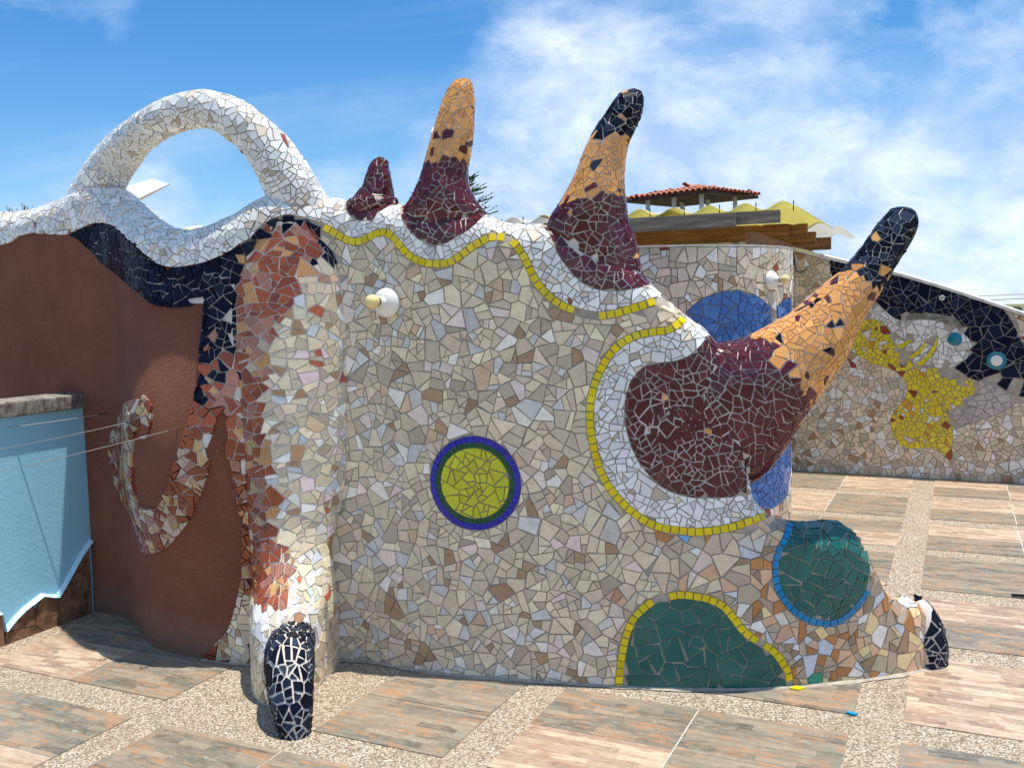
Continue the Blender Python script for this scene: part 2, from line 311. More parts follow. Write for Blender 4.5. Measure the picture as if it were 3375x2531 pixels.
YEL2 = [(4.195,1.454),(4.172,1.424),(4.134,1.401),(4.085,1.395),(4.035,1.387),(3.985,1.369),(3.94,1.338),(3.903,1.294),(3.871,1.237),(3.848,1.174),(3.836,1.103),(3.836,1.032),(3.846,0.963),(3.861,0.899),(3.886,0.834),(3.923,0.776),(3.974,0.72),(4.031,0.676),(4.093,0.645),(4.162,0.633),(4.23,0.626),(4.305,0.632),(4.374,0.645),(4.444,0.667),(4.517,0.687)]
MAR4 = [(4.307,1.421),(4.272,1.362),(4.233,1.316),(4.171,1.286),(4.109,1.276),(4.053,1.265),(4.022,1.243),(3.996,1.211),(3.977,1.161),(3.969,1.097),(3.973,1.034),(3.989,0.97),(4.016,0.906),(4.051,0.856),(4.094,0.812),(4.143,0.782),(4.2,0.764),(4.262,0.758),(4.356,0.76),(4.418,0.768),(4.44,0.763)]
LOBE1 = [(2.794,1.936),(2.803,1.914),(2.83,1.88),(2.864,1.865),(2.896,1.859),(2.944,1.866),(2.969,1.906),(2.996,1.938),(3.019,1.951)]
LOBE2 = [(3.048,1.915),(3.076,1.86),(3.119,1.804),(3.169,1.766),(3.22,1.747),(3.261,1.749),(3.309,1.77),(3.362,1.8),(3.398,1.837),(3.418,1.887)]
LOBE3 = [(3.645,1.829),(3.686,1.77),(3.72,1.695),(3.751,1.65),(3.788,1.605),(3.839,1.569),(3.902,1.552),(3.964,1.553),(4.033,1.568),(4.066,1.602)]
HILL = [(3.933,-0.014),(3.937,0.005),(3.943,0.072),(3.953,0.139),(3.967,0.206),(3.993,0.273),(4.025,0.313),(4.057,0.341),(4.088,0.361),(4.13,0.371),(4.181,0.379),(4.244,0.372),(4.293,0.36),(4.344,0.331),(4.382,0.285),(4.413,0.242),(4.452,0.209),(4.51,0.171),(4.55,0.135),(4.578,0.093),(4.594,0.066),(4.601,0.031),(4.604,0.003)]
KNEE = [(4.631,0.664),(4.594,0.608),(4.562,0.565),(4.545,0.521),(4.539,0.47),(4.546,0.418),(4.565,0.371),(4.6,0.324),(4.648,0.284),(4.696,0.261),(4.752,0.248),(4.801,0.253),(4.85,0.278),(4.891,0.315),(4.924,0.358),(4.94,0.394)]
BROWN_EDGE = [(0.999,1.884),(1.082,1.859),(1.175,1.799),(1.298,1.723),(1.6,1.651),(1.808,1.587),(1.906,1.54),(1.985,1.52),(2.058,1.517),(2.127,1.522),(2.168,1.528),(2.189,1.531),(2.196,1.52),(2.193,1.472),(2.188,1.409),(2.18,1.341),(2.182,1.218),(2.172,1.164),(2.166,1.109),(2.148,1.042),(2.13,0.98),(2.098,0.891),(2.061,0.812),(2.023,0.745),(1.965,0.689),(1.895,0.655),(1.85,0.668),(1.845,0.735),(1.866,0.847),(1.884,0.956),(1.898,0.984),(1.914,1.007),(1.925,0.976),(1.951,0.968),(1.973,0.997),(1.985,1.053),(1.982,1.1),(1.944,1.139),(1.889,1.155),(1.817,1.119),(1.418,1.023),(1.289,0.949),(1.237,0.872),(1.221,0.798),(1.241,0.718),(1.283,0.649),(1.396,0.585),(1.705,0.565),(1.73,0.485),(1.719,0.441),(1.792,0.44),(1.883,0.453),(1.974,0.488),(2.064,0.564),(2.137,0.641),(2.187,0.722),(2.223,0.815),(2.253,0.906),(2.273,0.974),(2.288,1.055),(2.297,1.095),(2.299,1.007),(2.295,0.905),(2.31,0.828),(2.324,0.75),(2.331,0.659),(2.338,0.58),(2.329,0.473),(2.328,0.415),(2.317,0.35),(2.29,0.25),(2.262,0.176),(2.227,0.123),(2.164,0.065),(2.105,0.001),(2.082,-0.034)]
ORANGE_R = [(2.702,1.826),(2.697,1.78),(2.664,1.679),(2.628,1.619),(2.579,1.558),(2.536,1.485),(2.513,1.404),(2.49,1.35),(2.462,1.269),(2.446,1.186),(2.434,1.112),(2.427,0.996),(2.437,0.891),(2.452,0.787)]
ORANGE_L = [(2.467,1.822),(2.424,1.755),(2.395,1.656),(2.361,1.582),(2.318,1.47),(2.264,1.408),(2.225,1.308),(2.19,1.22)]
DISC = [(3.368,0.799)]
LAMP = [(3.008,1.524)]
HOOKS = [(1.219,1.013),(1.889,1.04),(2.107,1.016)]
HORN1 = [(-0.581,4.076,1.894,0.09,0.085),(-0.574,4.071,1.921,0.111,0.095),(-0.57,4.071,1.948,0.105,0.101),(-0.558,4.066,1.968,0.081,0.076),(-0.548,4.061,1.992,0.066,0.066),(-0.542,4.055,2.044,0.051,0.051),(-0.536,4.055,2.085,0.04,0.04),(-0.528,4.05,2.109,0.027,0.027),(-0.526,4.05,2.123,0.011,0.011)]
HORN2 = [(-0.271,3.93,1.821,0.149,0.088),(-0.269,3.93,1.858,0.174,0.094),(-0.269,3.93,1.884,0.174,0.101),(-0.272,3.93,1.909,0.154,0.106),(-0.271,3.93,1.938,0.132,0.108),(-0.265,3.927,1.991,0.104,0.104),(-0.253,3.924,2.061,0.09,0.09),(-0.235,3.918,2.132,0.086,0.086),(-0.213,3.91,2.221,0.077,0.077),(-0.194,3.905,2.312,0.062,0.062),(-0.18,3.901,2.361,0.048,0.048),(-0.169,3.899,2.391,0.03,0.03),(-0.168,3.899,2.402,0.01,0.01)]
HORN3 = [(0.399,3.774,1.552,0.113,0.07),(0.369,3.781,1.618,0.146,0.084),(0.342,3.786,1.684,0.162,0.09),(0.324,3.788,1.743,0.17,0.095),(0.31,3.792,1.797,0.164,0.102),(0.312,3.792,1.849,0.149,0.108),(0.33,3.788,1.91,0.124,0.11),(0.351,3.784,1.993,0.098,0.098),(0.374,3.779,2.08,0.082,0.082),(0.399,3.774,2.142,0.073,0.073),(0.44,3.767,2.214,0.064,0.064),(0.47,3.763,2.267,0.055,0.055),(0.49,3.76,2.298,0.037,0.037),(0.498,3.758,2.317,0.014,0.014)]
HORN4 = [(0.47,3.735,1.036,0.106,0.055),(0.499,3.735,1.035,0.177,0.074),(0.553,3.735,1.033,0.231,0.088),(0.642,3.735,1.03,0.272,0.097),(0.755,3.735,1.049,0.305,0.106),(0.838,3.735,1.086,0.298,0.124),(0.906,3.735,1.125,0.262,0.145),(0.963,3.735,1.164,0.227,0.158),(1.016,3.735,1.205,0.196,0.168),(1.084,3.735,1.263,0.171,0.158),(1.168,3.735,1.341,0.144,0.144),(1.242,3.735,1.436,0.116,0.116),(1.312,3.735,1.522,0.093,0.093),(1.363,3.735,1.579,0.082,0.082),(1.418,3.735,1.657,0.073,0.073),(1.459,3.735,1.717,0.071,0.071),(1.501,3.735,1.782,0.066,0.066),(1.53,3.735,1.819,0.052,0.052),(1.545,3.735,1.837,0.026,0.026),(1.549,3.735,1.844,0.008,0.008)]
LOOP = [(-2.235,4.917,1.952,0.086,0.06),(-2.136,4.865,2.018,0.108,0.085),(-2.039,4.813,2.101,0.122,0.098),(-1.967,4.774,2.183,0.109,0.098),(-1.882,4.716,2.256,0.098,0.098),(-1.687,4.46,2.305,0.08,0.08),(-1.51,4.244,2.326,0.075,0.075),(-1.388,4.178,2.35,0.075,0.075),(-1.29,4.134,2.352,0.076,0.076),(-1.203,4.101,2.332,0.076,0.076),(-1.124,4.084,2.287,0.085,0.085),(-1.056,4.082,2.23,0.085,0.085),(-0.996,4.087,2.163,0.096,0.096),(-0.955,4.09,2.094,0.103,0.101),(-0.918,4.093,2.022,0.109,0.103),(-0.878,4.096,1.968,0.101,0.099),(-0.83,4.101,1.917,0.086,0.08),(-0.774,4.105,1.872,0.071,0.06)]
RW_TOP = [(-0.033,1.949),(0.313,1.849),(0.791,1.723),(1.141,1.602),(1.419,1.502),(1.793,1.353)]
RW_NAVY = [(0.303,1.853),(0.327,1.717),(0.474,1.677),(0.67,1.498),(0.741,1.427),(0.818,1.357),(0.904,1.322),(0.909,1.345),(0.941,1.367),(1.02,1.383),(1.167,1.376),(1.291,1.341),(1.338,1.284),(1.344,1.234),(1.406,1.161),(1.418,1.093),(1.357,1.088),(1.409,1.049),(1.349,0.98),(1.226,0.928),(1.269,0.878),(1.382,0.851),(1.484,0.825),(1.585,0.782),(1.685,0.74),(1.774,0.703),(1.841,0.738),(1.834,1.051),(1.773,1.172),(1.712,1.304),(1.651,1.398),(1.57,1.493),(1.368,1.608),(0.951,1.778),(0.626,1.881)]
RW_WHITE = [(0.67,1.498),(0.741,1.427),(0.818,1.357),(0.904,1.322),(1.021,1.332),(1.147,1.32),(1.261,1.285),(1.344,1.228),(1.406,1.161),(1.418,1.093),(1.357,1.088),(1.409,1.049),(1.349,0.98),(1.226,0.928),(1.027,0.931),(0.854,1.103),(0.832,1.161),(0.798,1.242),(0.743,1.3),(0.677,1.335),(0.589,1.348)]
RW_YELLOW = [(0.589,1.342),(0.677,1.335),(0.754,1.288),(0.809,1.207),(0.832,1.137),(0.876,1.068),(0.963,0.976),(1.027,0.931),(1.174,0.927),(1.227,0.888),(1.279,0.855),(1.423,0.846),(1.449,0.802),(1.445,0.734),(1.386,0.653),(1.274,0.581),(1.222,0.568),(1.306,0.503),(1.297,0.422),(1.29,0.25),(1.313,0.13),(1.218,0.211),(1.133,0.253),(0.942,0.249),(0.865,0.298),(0.826,0.391),(0.814,0.484),(0.84,0.555),(0.893,0.627),(0.935,0.71),(0.934,0.791),(0.89,0.86),(0.802,0.917),(0.66,0.962),(0.526,1.043),(0.458,1.113),(0.523,1.231)]
RW_FIN1 = [(0.854,1.109),(0.918,1.149),(0.971,1.174),(0.945,1.132),(0.886,1.086)]
RW_FIN2 = [(0.946,1.022),(1.025,1.08),(1.076,1.163),(1.067,1.104),(1.026,1.046),(0.968,1.005)]
RW_FIN3 = [(1.006,0.96),(1.089,1.035),(1.135,1.115),(1.16,1.189),(1.163,1.115),(1.121,1.03),(1.043,0.943)]
RW_GREY = [(1.448,0.835),(1.544,0.815),(1.685,0.74),(1.774,0.698),(1.707,0.618),(1.59,0.547),(1.44,0.485),(1.318,0.434),(1.306,0.503),(1.233,0.563),(1.386,0.642),(1.445,0.734)]
RW_BROW = [(0.909,1.345),(0.941,1.367),(1.02,1.383),(1.167,1.376),(1.291,1.341),(1.338,1.284),(1.344,1.234),(1.261,1.285),(1.147,1.32),(1.021,1.332),(0.91,1.322)]
RW_EYE1 = [(1.294,1.17)]
RW_EYE2 = [(1.605,0.996)]
RW_MARK = [(1.194,1.51)]
RW_BASE = [2.489, 8.471, 0.895, -0.446]
CYL_BIG = [(0.097,1.198),(0.117,1.315),(0.142,1.392),(0.166,1.441),(0.236,1.508),(0.339,1.555),(0.448,1.575),(0.568,1.567),(0.677,1.531),(0.773,1.48),(0.857,1.418),(0.838,1.337),(0.741,1.239),(0.556,1.166),(0.328,1.144)]
CYL_SMALL = [(0.867,1.428),(0.893,1.463),(0.947,1.494),(1.052,1.522),(1.177,1.524),(1.232,1.455),(1.095,1.414),(0.936,1.386)]
CYL_LOW = [(0.572,0.297),(0.626,0.23),(0.684,0.202),(0.782,0.167),(0.951,0.181),(1.128,0.236),(1.246,0.435),(1.177,0.662),(0.874,0.749),(0.624,0.669),(0.558,0.522),(0.559,0.37)]
CYL_LAMP = [(0.794,1.636)]
LINE_END = [(-2.769,3.978,0.978),(-3.051,4.353,0.8),(-3.137,4.144,0.664)]
# ------------------------------------------------------------------ the mosaic engine
def clip_half(poly, px, py, nx, ny):
    """keep the side where (p-P).n <= 0"""
    out = []; m = len(poly)
    if m == 0: return out
    d = [(q[0]-px)*nx+(q[1]-py)*ny for q in poly]
    for i in range(m):
        j = (i+1) % m; a, b = poly[i], poly[j]; da, db = d[i], d[j]
        if da <= 0: out.append(a)
        if (da < 0 < db) or (db < 0 < da):
            t = da/(da-db); out.append((a[0]+(b[0]-a[0])*t, a[1]+(b[1]-a[1])*t))
    return out
def area2(p): return .5*sum(p[i][0]*p[(i+1) % len(p)][1]-p[(i+1) % len(p)][0]*p[i][1] for i in range(len(p)))
def in_poly(P, poly):
    P = np.asarray(P, float); x, y = P[:, 0], P[:, 1]; r = np.zeros(len(P), bool); n = len(poly)
    for i in range(n):
        (x1, y1), (x2, y2) = poly[i], poly[(i+1) % n]
        if y1 == y2: continue
        c = ((y1 > y) != (y2 > y)) & (x < (x2-x1)*(y-y1)/(y2-y1)+x1); r ^= c
    return r
def dense(line, step=.006):
    """points and unit tangents along a smoothed polyline"""
    c = catmull(line, 10) if len(line) > 2 else np.array(line, float); s, q = resample(c, step); t = np.gradient(q, axis=0)
    return q, t/np.maximum(np.linalg.norm(t, axis=1), 1e-9)[:, None]
def jitter_grid(u0, u1, v0, v1, h, j=.46):
    nu, nv = max(1, int((u1-u0)/h)), max(1, int((v1-v0)/h)); U, V = np.meshgrid(np.arange(nu)+.5, np.arange(nv)+.5)
    U = U+.5*(np.arange(nv)[:, None] % 2)-.25
    U = u0+(U+rng.uniform(-j, j, U.shape))*(u1-u0)/nu; V = v0+(V+rng.uniform(-j, j, V.shape))*(v1-v0)/nv
    return np.stack([U.ravel(), V.ravel()], 1)
def cells(seeds, reg, size, gap, period=None, keep=None):
    """cells of the seeds against seeds of their own region.
    size, gap: arrays per seed (in domain units). returns list of (index, polygon with joint, raw polygon)"""
    N = len(seeds); res = {}; allp = [(seeds[i][0], seeds[i][1], i) for i in range(N)]
    if period:
        for i in range(N):
            if seeds[i][0] < .9: allp.append((seeds[i][0]+period, seeds[i][1], i))
            if seeds[i][0] > period-.9: allp.append((seeds[i][0]-period, seeds[i][1], i))
    byreg = {}
    for k, q in enumerate(allp): byreg.setdefault(int(reg[q[2]]), []).append(k)
    for r, ks in byreg.items():
        kd = kdtree.KDTree(len(ks))
        for n, k in enumerate(ks): kd.insert((allp[k][0], allp[k][1], 0), n)
        kd.balance()
        for k in ks:
            if k >= N or (keep is not None and not keep[k]): continue
            x, y, _ = allp[k]; h = size[k]; R = 1.7*h
            a0 = random.random()*6.28; poly = [(x+R*math.cos(a0+q*1.0472), y+R*math.sin(a0+q*1.0472)) for q in range(6)]; raw = poly
            for co, n, dist in kd.find_n((x, y, 0), 15):
                if dist < 1e-9: continue
                nx, ny = (co[0]-x)/dist, (co[1]-y)/dist; g = gap[k]*.5
                raw = clip_half(raw, x+nx*dist*.5, y+ny*dist*.5, nx, ny); poly = clip_half(poly, x+nx*(dist*.5-g), y+ny*(dist*.5-g), nx, ny)
            res[k] = [poly, raw]
    return [(k, p, r) for k, (p, r) in res.items() if len(p) >= 3]
def clip_pieces(pieces, regs, gaps, classify, bnd, amin):
    """cut small pieces back to the outline of their region; pieces wholly outside it are dropped"""
    kb = kdtree.KDTree(len(bnd[0]))
    for i, q in enumerate(bnd[0]): kb.insert((q[0], q[1], 0), i)
    kb.balance(); P = [list(p) for p in pieces]; n = len(P); live = set(range(n)); anchor = [None]*n
    for it in range(8):
        pts, own = [], []
        for k in live:
            p = P[k]; m = len(p)
            for i in range(m): a, b = p[i], p[(i+1) % m]; pts += [a, ((a[0]+b[0])/2, (a[1]+b[1])/2)]; own += [k, k]
        if not pts: break
        c = classify(np.array(pts)); good, bad = {}, {}
        for q, k, r in zip(pts, own, c): (good if r == regs[k] else bad).setdefault(k, []).append(q)
        nxt = set()
        for k in bad:
            if it == 0:
                if k not in good or len(P[k]) < 3: P[k] = []; continue
                g_ = good[k]; anchor[k] = (sum(q[0] for q in g_)/len(g_), sum(q[1] for q in g_)/len(g_))
            best = None
            for q in bad[k]:
                f = kb.find((q[0], q[1], 0))
                if best is None or f[2] > best[2]: best = f
            co, i, d = best; hw = bnd[2][i]; t = bnd[1][i]; nx, ny = -t[1], t[0]; x, y = anchor[k]; g = gaps[k]*.55+hw
            if (x-co[0])*nx+(y-co[1])*ny > 0: nx, ny = -nx, -ny
            P[k] = clip_half(P[k], co[0]-nx*g, co[1]-ny*g, nx, ny)
            if len(P[k]) < 3 or abs(area2(P[k])) < amin[k]: P[k] = []
            else: nxt.add(k)
        if it == 0:                                                      # pieces that only touch the band of a border
            pass
        live = nxt
        if not live: break
    for k in live:
        if it == 7: P[k] = []
    return P
def shatter(poly, gap, target):
    """break a piece along random lines until the bits are about the wanted size"""
    todo = [(poly, 0)]; out = []
    while todo:
        p, lv = todo.pop()
        if len(p) < 3: continue
        A = abs(area2(p))
        if A < target*.06: continue
        if lv < 5 and A > target*random.choice((.45, .8, 1.2, 1.7, 2.7)):
            sz = math.sqrt(A); L = max(range(len(p)), key=lambda i: math.dist(p[i], p[(i+1) % len(p)])); a_, b_ = p[L], p[(L+1) % len(p)]
            cx = sum(q[0] for q in p)/len(p); cy = sum(q[1] for q in p)/len(p); xs = [(q[0]-cx, q[1]-cy) for q in p]
            sxx = sum(q[0]*q[0] for q in xs); syy = sum(q[1]*q[1] for q in xs); sxy = sum(q[0]*q[1] for q in xs); an = .5*math.atan2(2*sxy, sxx-syy)   # long axis
            a = an+random.gauss(0, .30); nx, ny = math.cos(a), math.sin(a); o = random.uniform(-.24, .24)*sz
            todo.append((clip_half(p, cx+nx*(o-gap*.5), cy+ny*(o-gap*.5), nx, ny), lv+1)); todo.append((clip_half(p, cx+nx*(o+gap*.5), cy+ny*(o+gap*.5), -nx, -ny), lv+1))
        else:
            if len(p) > 4:                                                # knock off short edges so that pieces look snapped
                while len(p) > 3:
                    ls = [math.dist(p[i], p[(i+1) % len(p)]) for i in range(len(p))]; i = min(range(len(p)), key=lambda q: ls[q])
                    if ls[i] > .26*math.sqrt(A): break
                    j = (i+1) % len(p); m = ((p[i][0]+p[j][0])/2, (p[i][1]+p[j][1])/2); p = [m if q == i else p[q] for q in range(len(p)) if q != j]
            if len(p) < 3: continue
            cx = sum(q[0] for q in p)/len(p); cy = sum(q[1] for q in p)/len(p); th = random.gauss(0, .03); k = random.uniform(.965, 1.0); c, s = math.cos(th)*k, math.sin(th)*k
            out.append([(cx+(q[0]-cx)*c-(q[1]-cy)*s, cy+(q[0]-cx)*s+(q[1]-cy)*c) for q in p])
    return out
SHARDS = {}                                                        # (thing, kind) -> list of shards
def lay(pieces, surf, thing, parent, thick=.006, lift=0., tilt=.018, hide=None, sign=1.):
    """pieces: (polygon, kind, colour, material). surf(u, v) -> point. Turns them into flat shards lying on the surface."""
    if not pieces: return
    cs = np.array([[sum(q[0] for q in p)/len(p), sum(q[1] for q in p)/len(p)] for p, *_ in pieces])
    e = 2e-3; C = surf(cs[:, 0], cs[:, 1]); Du = surf(cs[:, 0]+e, cs[:, 1])-C; Dv = surf(cs[:, 0], cs[:, 1]+e)-C
    Nn = np.cross(Du, Dv)*sign; Nn /= np.maximum(np.linalg.norm(Nn, axis=1), 1e-12)[:, None]
    hid = hide(C) if hide is not None else np.zeros(len(C), bool)
    idx = np.cumsum([0]+[len(p) for p, *_ in pieces]); flat = np.array([q for p, *_ in pieces for q in p]); X = surf(flat[:, 0], flat[:, 1])
    lf = lift if np.ndim(lift) else np.full(len(pieces), lift)
    for i, (p, kind, colr, mat) in enumerate(pieces):
        if hid[i]: continue
        n = Nn[i]+rng.normal(0, tilt, 3); n /= np.linalg.norm(n); V = X[idx[i]:idx[i+1]]; c = C[i]; dz = (V-c)@Nn[i]; sag = max(0., -dz.mean())
        if V.ptp(axis=0).max() > .35: continue
        top = V-np.outer((V-c)@n, n)+n*(thick+lf[i]-sag*.6+abs(rng.normal(0, .0008))); bot = top-n*(thick+sag*.8+.008)
        if (np.cross(top[1]-top[0], top[2]-top[0])@n) < 0: top, bot = top[::-1], bot[::-1]
        SHARDS.setdefault((thing, kind), []).append((top, bot, n, colr, mat, parent))
def flush_shards(limit=300):
    cpos = np.array(CAM); Fv, Rv, Uv = map(np.array, (_F, _R, _U))
    for (thing, kind), L in SHARDS.items():
        sc = []
        for top, bot, n, *_ in L:
            c = top.mean(0); d = c-cpos; z = d@Fv; sx, sy = (d@Rv)/max(z, .1), (d@Uv)/max(z, .1)
            vis = (z > .2) and abs(sx) < .55 and abs(sy) < .42; face = max(0., -(n@d)/np.linalg.norm(d))
            A = .5*np.linalg.norm(sum(np.cross(top[i]-top[0], top[i+1]-top[0]) for i in range(1, len(top)-1))); sc.append(A*face/max(z, .1)**2 if vis else -1)
        order = sorted(range(len(L)), key=lambda i: -sc[i])
        for i in order[:limit]:
            top, bot, n, colr, mat, parent = L[i]; m = len(top); c = top.mean(0)
            vs = np.vstack([top, bot])-c; fs = [tuple(range(m))]+[(q, q+m, (q+1) % m+m, (q+1) % m) for q in range(m)]
            mesh_obj(kind, vs, fs, mat, parent, c, cols=[colr]*(2*m))
        rest = order[limit:]
        if rest:
            vs, fs, cl, mt, mats = [], [], [], [], []; o = 0
            for i in rest:
                top, bot, n, colr, mat, parent = L[i]; m = len(top); vs += list(top)+list(bot); cl += [colr]*(2*m)
                f = [tuple(range(o, o+m))]+[(o+q, o+q+m, o+(q+1) % m+m, o+(q+1) % m) for q in range(m)]; fs += f; o += 2*m
                if mat not in mats: mats.append(mat)
                mt += [mats.index(mat)]*len(f)
            ob = mesh_obj(kind+'_infill', vs, fs, mats[0], THINGS[thing], (0, 0, 0), cols=cl)
            for m_ in mats[1:]: ob.data.materials.append(m_)
            ob.data.polygons.foreach_set('material_index', mt); tag(ob, kind='stuff')
THINGS = {}
def jit(c, v=.07, h=.015):
    k = 1+random.gauss(0, v); return tuple(max(0., c[i]*k*(1+random.gauss(0, h))) for i in range(3))+(1.0,)
def pick(pal):
    r = random.random()*sum(w for w, *_ in pal)
    for w, c in pal:
        r -= w
        if r <= 0: return jit(c)
    return jit(pal[-1][1])
BEIGE = [(34, lin(230, 213, 180)), (28, lin(214, 198, 170)), (13, lin(214, 212, 204)), (7, lin(178, 146, 114)), (8, lin(236, 217, 203)), (9, lin(195, 180, 156)), (8, lin(244, 228, 193)), (5, lin(250, 243, 227)), (3, lin(220, 186, 152))]
WARM = [(32, lin(191, 174, 150)), (12, lin(192, 134, 80)), (16, lin(224, 185, 150)), (10, lin(235, 213, 159)), (8, lin(209, 215, 224)), (5, lin(240, 236, 226)), (10, lin(165, 139, 112)), (.2, lin(193, 65, 74)), (1, lin(66, 163, 127)), (1, lin(121, 185, 233))]
CREAM = [(30, lin(224, 212, 181)), (26, lin(203, 193, 169)), (10, lin(201, 212, 216)), (12, lin(178, 140, 104)), (14, lin(248, 247, 236)), (8, lin(239, 216, 216)), (4, lin(186, 94, 63))]
WHITE = [(70, lin(239, 239, 236)), (18, lin(218, 218, 216)), (6, lin(226, 214, 191)), (2, lin(195, 180, 160)), (.3, lin(165, 88, 70))]
MAROON = [(80, lin(84, 30, 38)), (20, lin(102, 40, 50))]; OCHRE = [(80, lin(226, 164, 92)), (20, lin(212, 150, 82))]
NAVY = [(70, lin(18, 22, 44)), (20, lin(26, 34, 58)), (10, lin(34, 46, 60))]; BLACK = [(50, lin(20, 24, 38)), (30, lin(34, 42, 58)), (20, lin(50, 60, 78))]
TERRA = [(44, lin(164, 80, 44)), (20, lin(138, 64, 36)), (22, lin(170, 118, 100)), (14, lin(204, 154, 98))]
TAILC = [(64, lin(138, 66, 38)), (24, lin(168, 124, 108)), (24, lin(190, 162, 116)), (24, lin(192, 176, 154))]
GREEN = [(100, lin(32, 100, 92))]; YELLOW = [(100, lin(232, 208, 16))]; LIME = [(100, lin(204, 204, 46))]; CYAN = [(100, lin(0, 134, 190))]; COBALT = [(100, lin(36, 40, 168))]; DGREEN = [(100, lin(0, 84, 52))]; BLUEP = [(70, lin(56, 102, 168)), (30, lin(74, 120, 186))]
STONEY = [(32, lin(224, 208, 182)), (24, lin(208, 190, 164)), (20, lin(232, 228, 220)), (14, lin(194, 182, 162)), (6, lin(170, 138, 106)), (12, lin(236, 210, 184)), (.6, lin(150, 60, 44))]
# ------------------------------------------------------------------ the setting: floor, far ground
YAW = -.4358; GA = np.array([math.cos(YAW), math.sin(YAW)]); GB = np.array([-math.sin(YAW), math.cos(YAW)]); GO = np.array([-1.2131, 3.5428])
TA, WA, TB, WB = .5287, .1636, .3538, .1664
def build_floor():
    g = mesh_obj('ground', [(-4000, -4000, -25), (4000, -4000, -25), (4000, 4000, -25), (-4000, 4000, -25)], [(0, 1, 2, 3)], M_GROUND); tag(g, kind='structure')
    q = [GO+GA*a+GB*b for a, b in ((-6, -6), (9, -6), (9, 9), (-6, 9))]
    p = mesh_obj('pavement', [(x, y, 0) for x, y in q]+[(x, y, -25) for x, y in q], [(0, 1, 2, 3), (0, 4, 5, 1), (1, 5, 6, 2), (2, 6, 7, 3), (3, 7, 4, 0)], M_PEBBLE); tag(p, kind='structure')
    hx, hy, t = TA/2-.0022, TB/2-.0022, .004
    bm = bmesh.new(); add_box(bm, (0, 0, 0), (hx, 0, 0), (0, hy, 0), (0, 0, t)); me = bpy.data.meshes.new('floor_tile'); bmesh.ops.recalc_face_normals(bm, faces=bm.faces); bm.to_mesh(me); bm.free(); me.materials.append(M_TILE_G); me2 = me.copy(); me2.materials[0] = M_TILE_P
    pink = {(-2, 0), (-1, -2), (2, 0), (4, 2), (4, 3), (4, 5), (4, 9), (3, 8), (2, 10), (2, 11), (3, 12), (5, 2), (5, 3), (5, 5), (5, 9), (5, 12), (0, -2), (3, -1), (6, 4), (6, 7), (6, 10), (6, 12), (2, 8)}
    grey = {(-1, 0), (-1, -1), (-2, -1), (0, -1), (1, -1), (1, 0), (1, 1), (2, 1), (3, 1), (3, 0), (3, 2), (4, 1), (4, 4), (4, 6), (4, 7), (4, 8), (3, 6), (3, 7), (3, 9), (3, 10), (3, 11), (2, 12), (5, 4), (5, 6), (5, 7), (5, 8), (4, 0), (-2, 1), (-1, 1)}
    placed = set()
    for i in range(-6, 12):
        for j in range(-8, 16):
            if i == 0 and j in (0, 1): continue
            a = i*TA+(i//2)*WA+TA/2; b = j*TB+(j//2)*WB+TB/2; P = GO+GA*a+GB*b
            if P[1] < .4 or P[1] > 9.6 or abs(P[0]) > .68*P[1]+.8: continue
            if (P[0]-1.047)**2+(P[1]-6.8)**2 < .5 or (i <= -3 and j >= 0): continue
            if P[1] > 4.1 and -2.43 < P[0] < .6 and j > 1: continue
            if P[0] < -1.5 and P[1] > 4.6 or (P[0]-RW_BASE[0])*RW_BASE[3]*-1+(P[1]-RW_BASE[1])*RW_BASE[2] > .3: continue
            m = me2 if (i, j) in pink else me if (i, j) in grey else random.choice((me, me, me2))
            o = bpy.data.objects.new('floor_tile', m); link(o, p, (P[0], P[1], .0)); o.rotation_euler = (0, 0, YAW); placed.add((i, j))
    # cream mortar in the tile joints: a thin sheet under each panel, just below the tile faces
    for i in range(-3, 6):
        for j in range(-4, 8):
            if not all((2*i+x, 2*j+y) in placed for x in (0, 1) for y in (0, 1)): continue
            a0 = 2*i*TA+i*WA; b0 = 2*j*TB+j*WB
            q = [GO+GA*a+GB*b for a, b in ((a0+.003, b0+.003), (a0+2*TA-.003, b0+.003), (a0+2*TA-.003, b0+2*TB-.003), (a0+.003, b0+2*TB-.003))]
            mesh_obj('mortar_bed', [(x, y, .0022) for x, y in q], [(0, 1, 2, 3)], M_COPING, p)
    # low far hill line on the right
    vs, fs = [], []
    for k in range(40):
        x = 300+k*60; y = 1900-k*12; h = -21+5*math.sin(k*.31)**2+2*math.sin(k*.9)
        vs += [(x, y, -26), (x, y+60, max(-24, h)), (x, y+400, -26)]
    for k in range(39):
        for j in (0, 1): fs.append((k*3+j, k*3+3+j, k*3+4+j, k*3+1+j))
    tag(mesh_obj('hill', vs, fs, M_HILL, smooth=True), kind='structure')
build_floor()

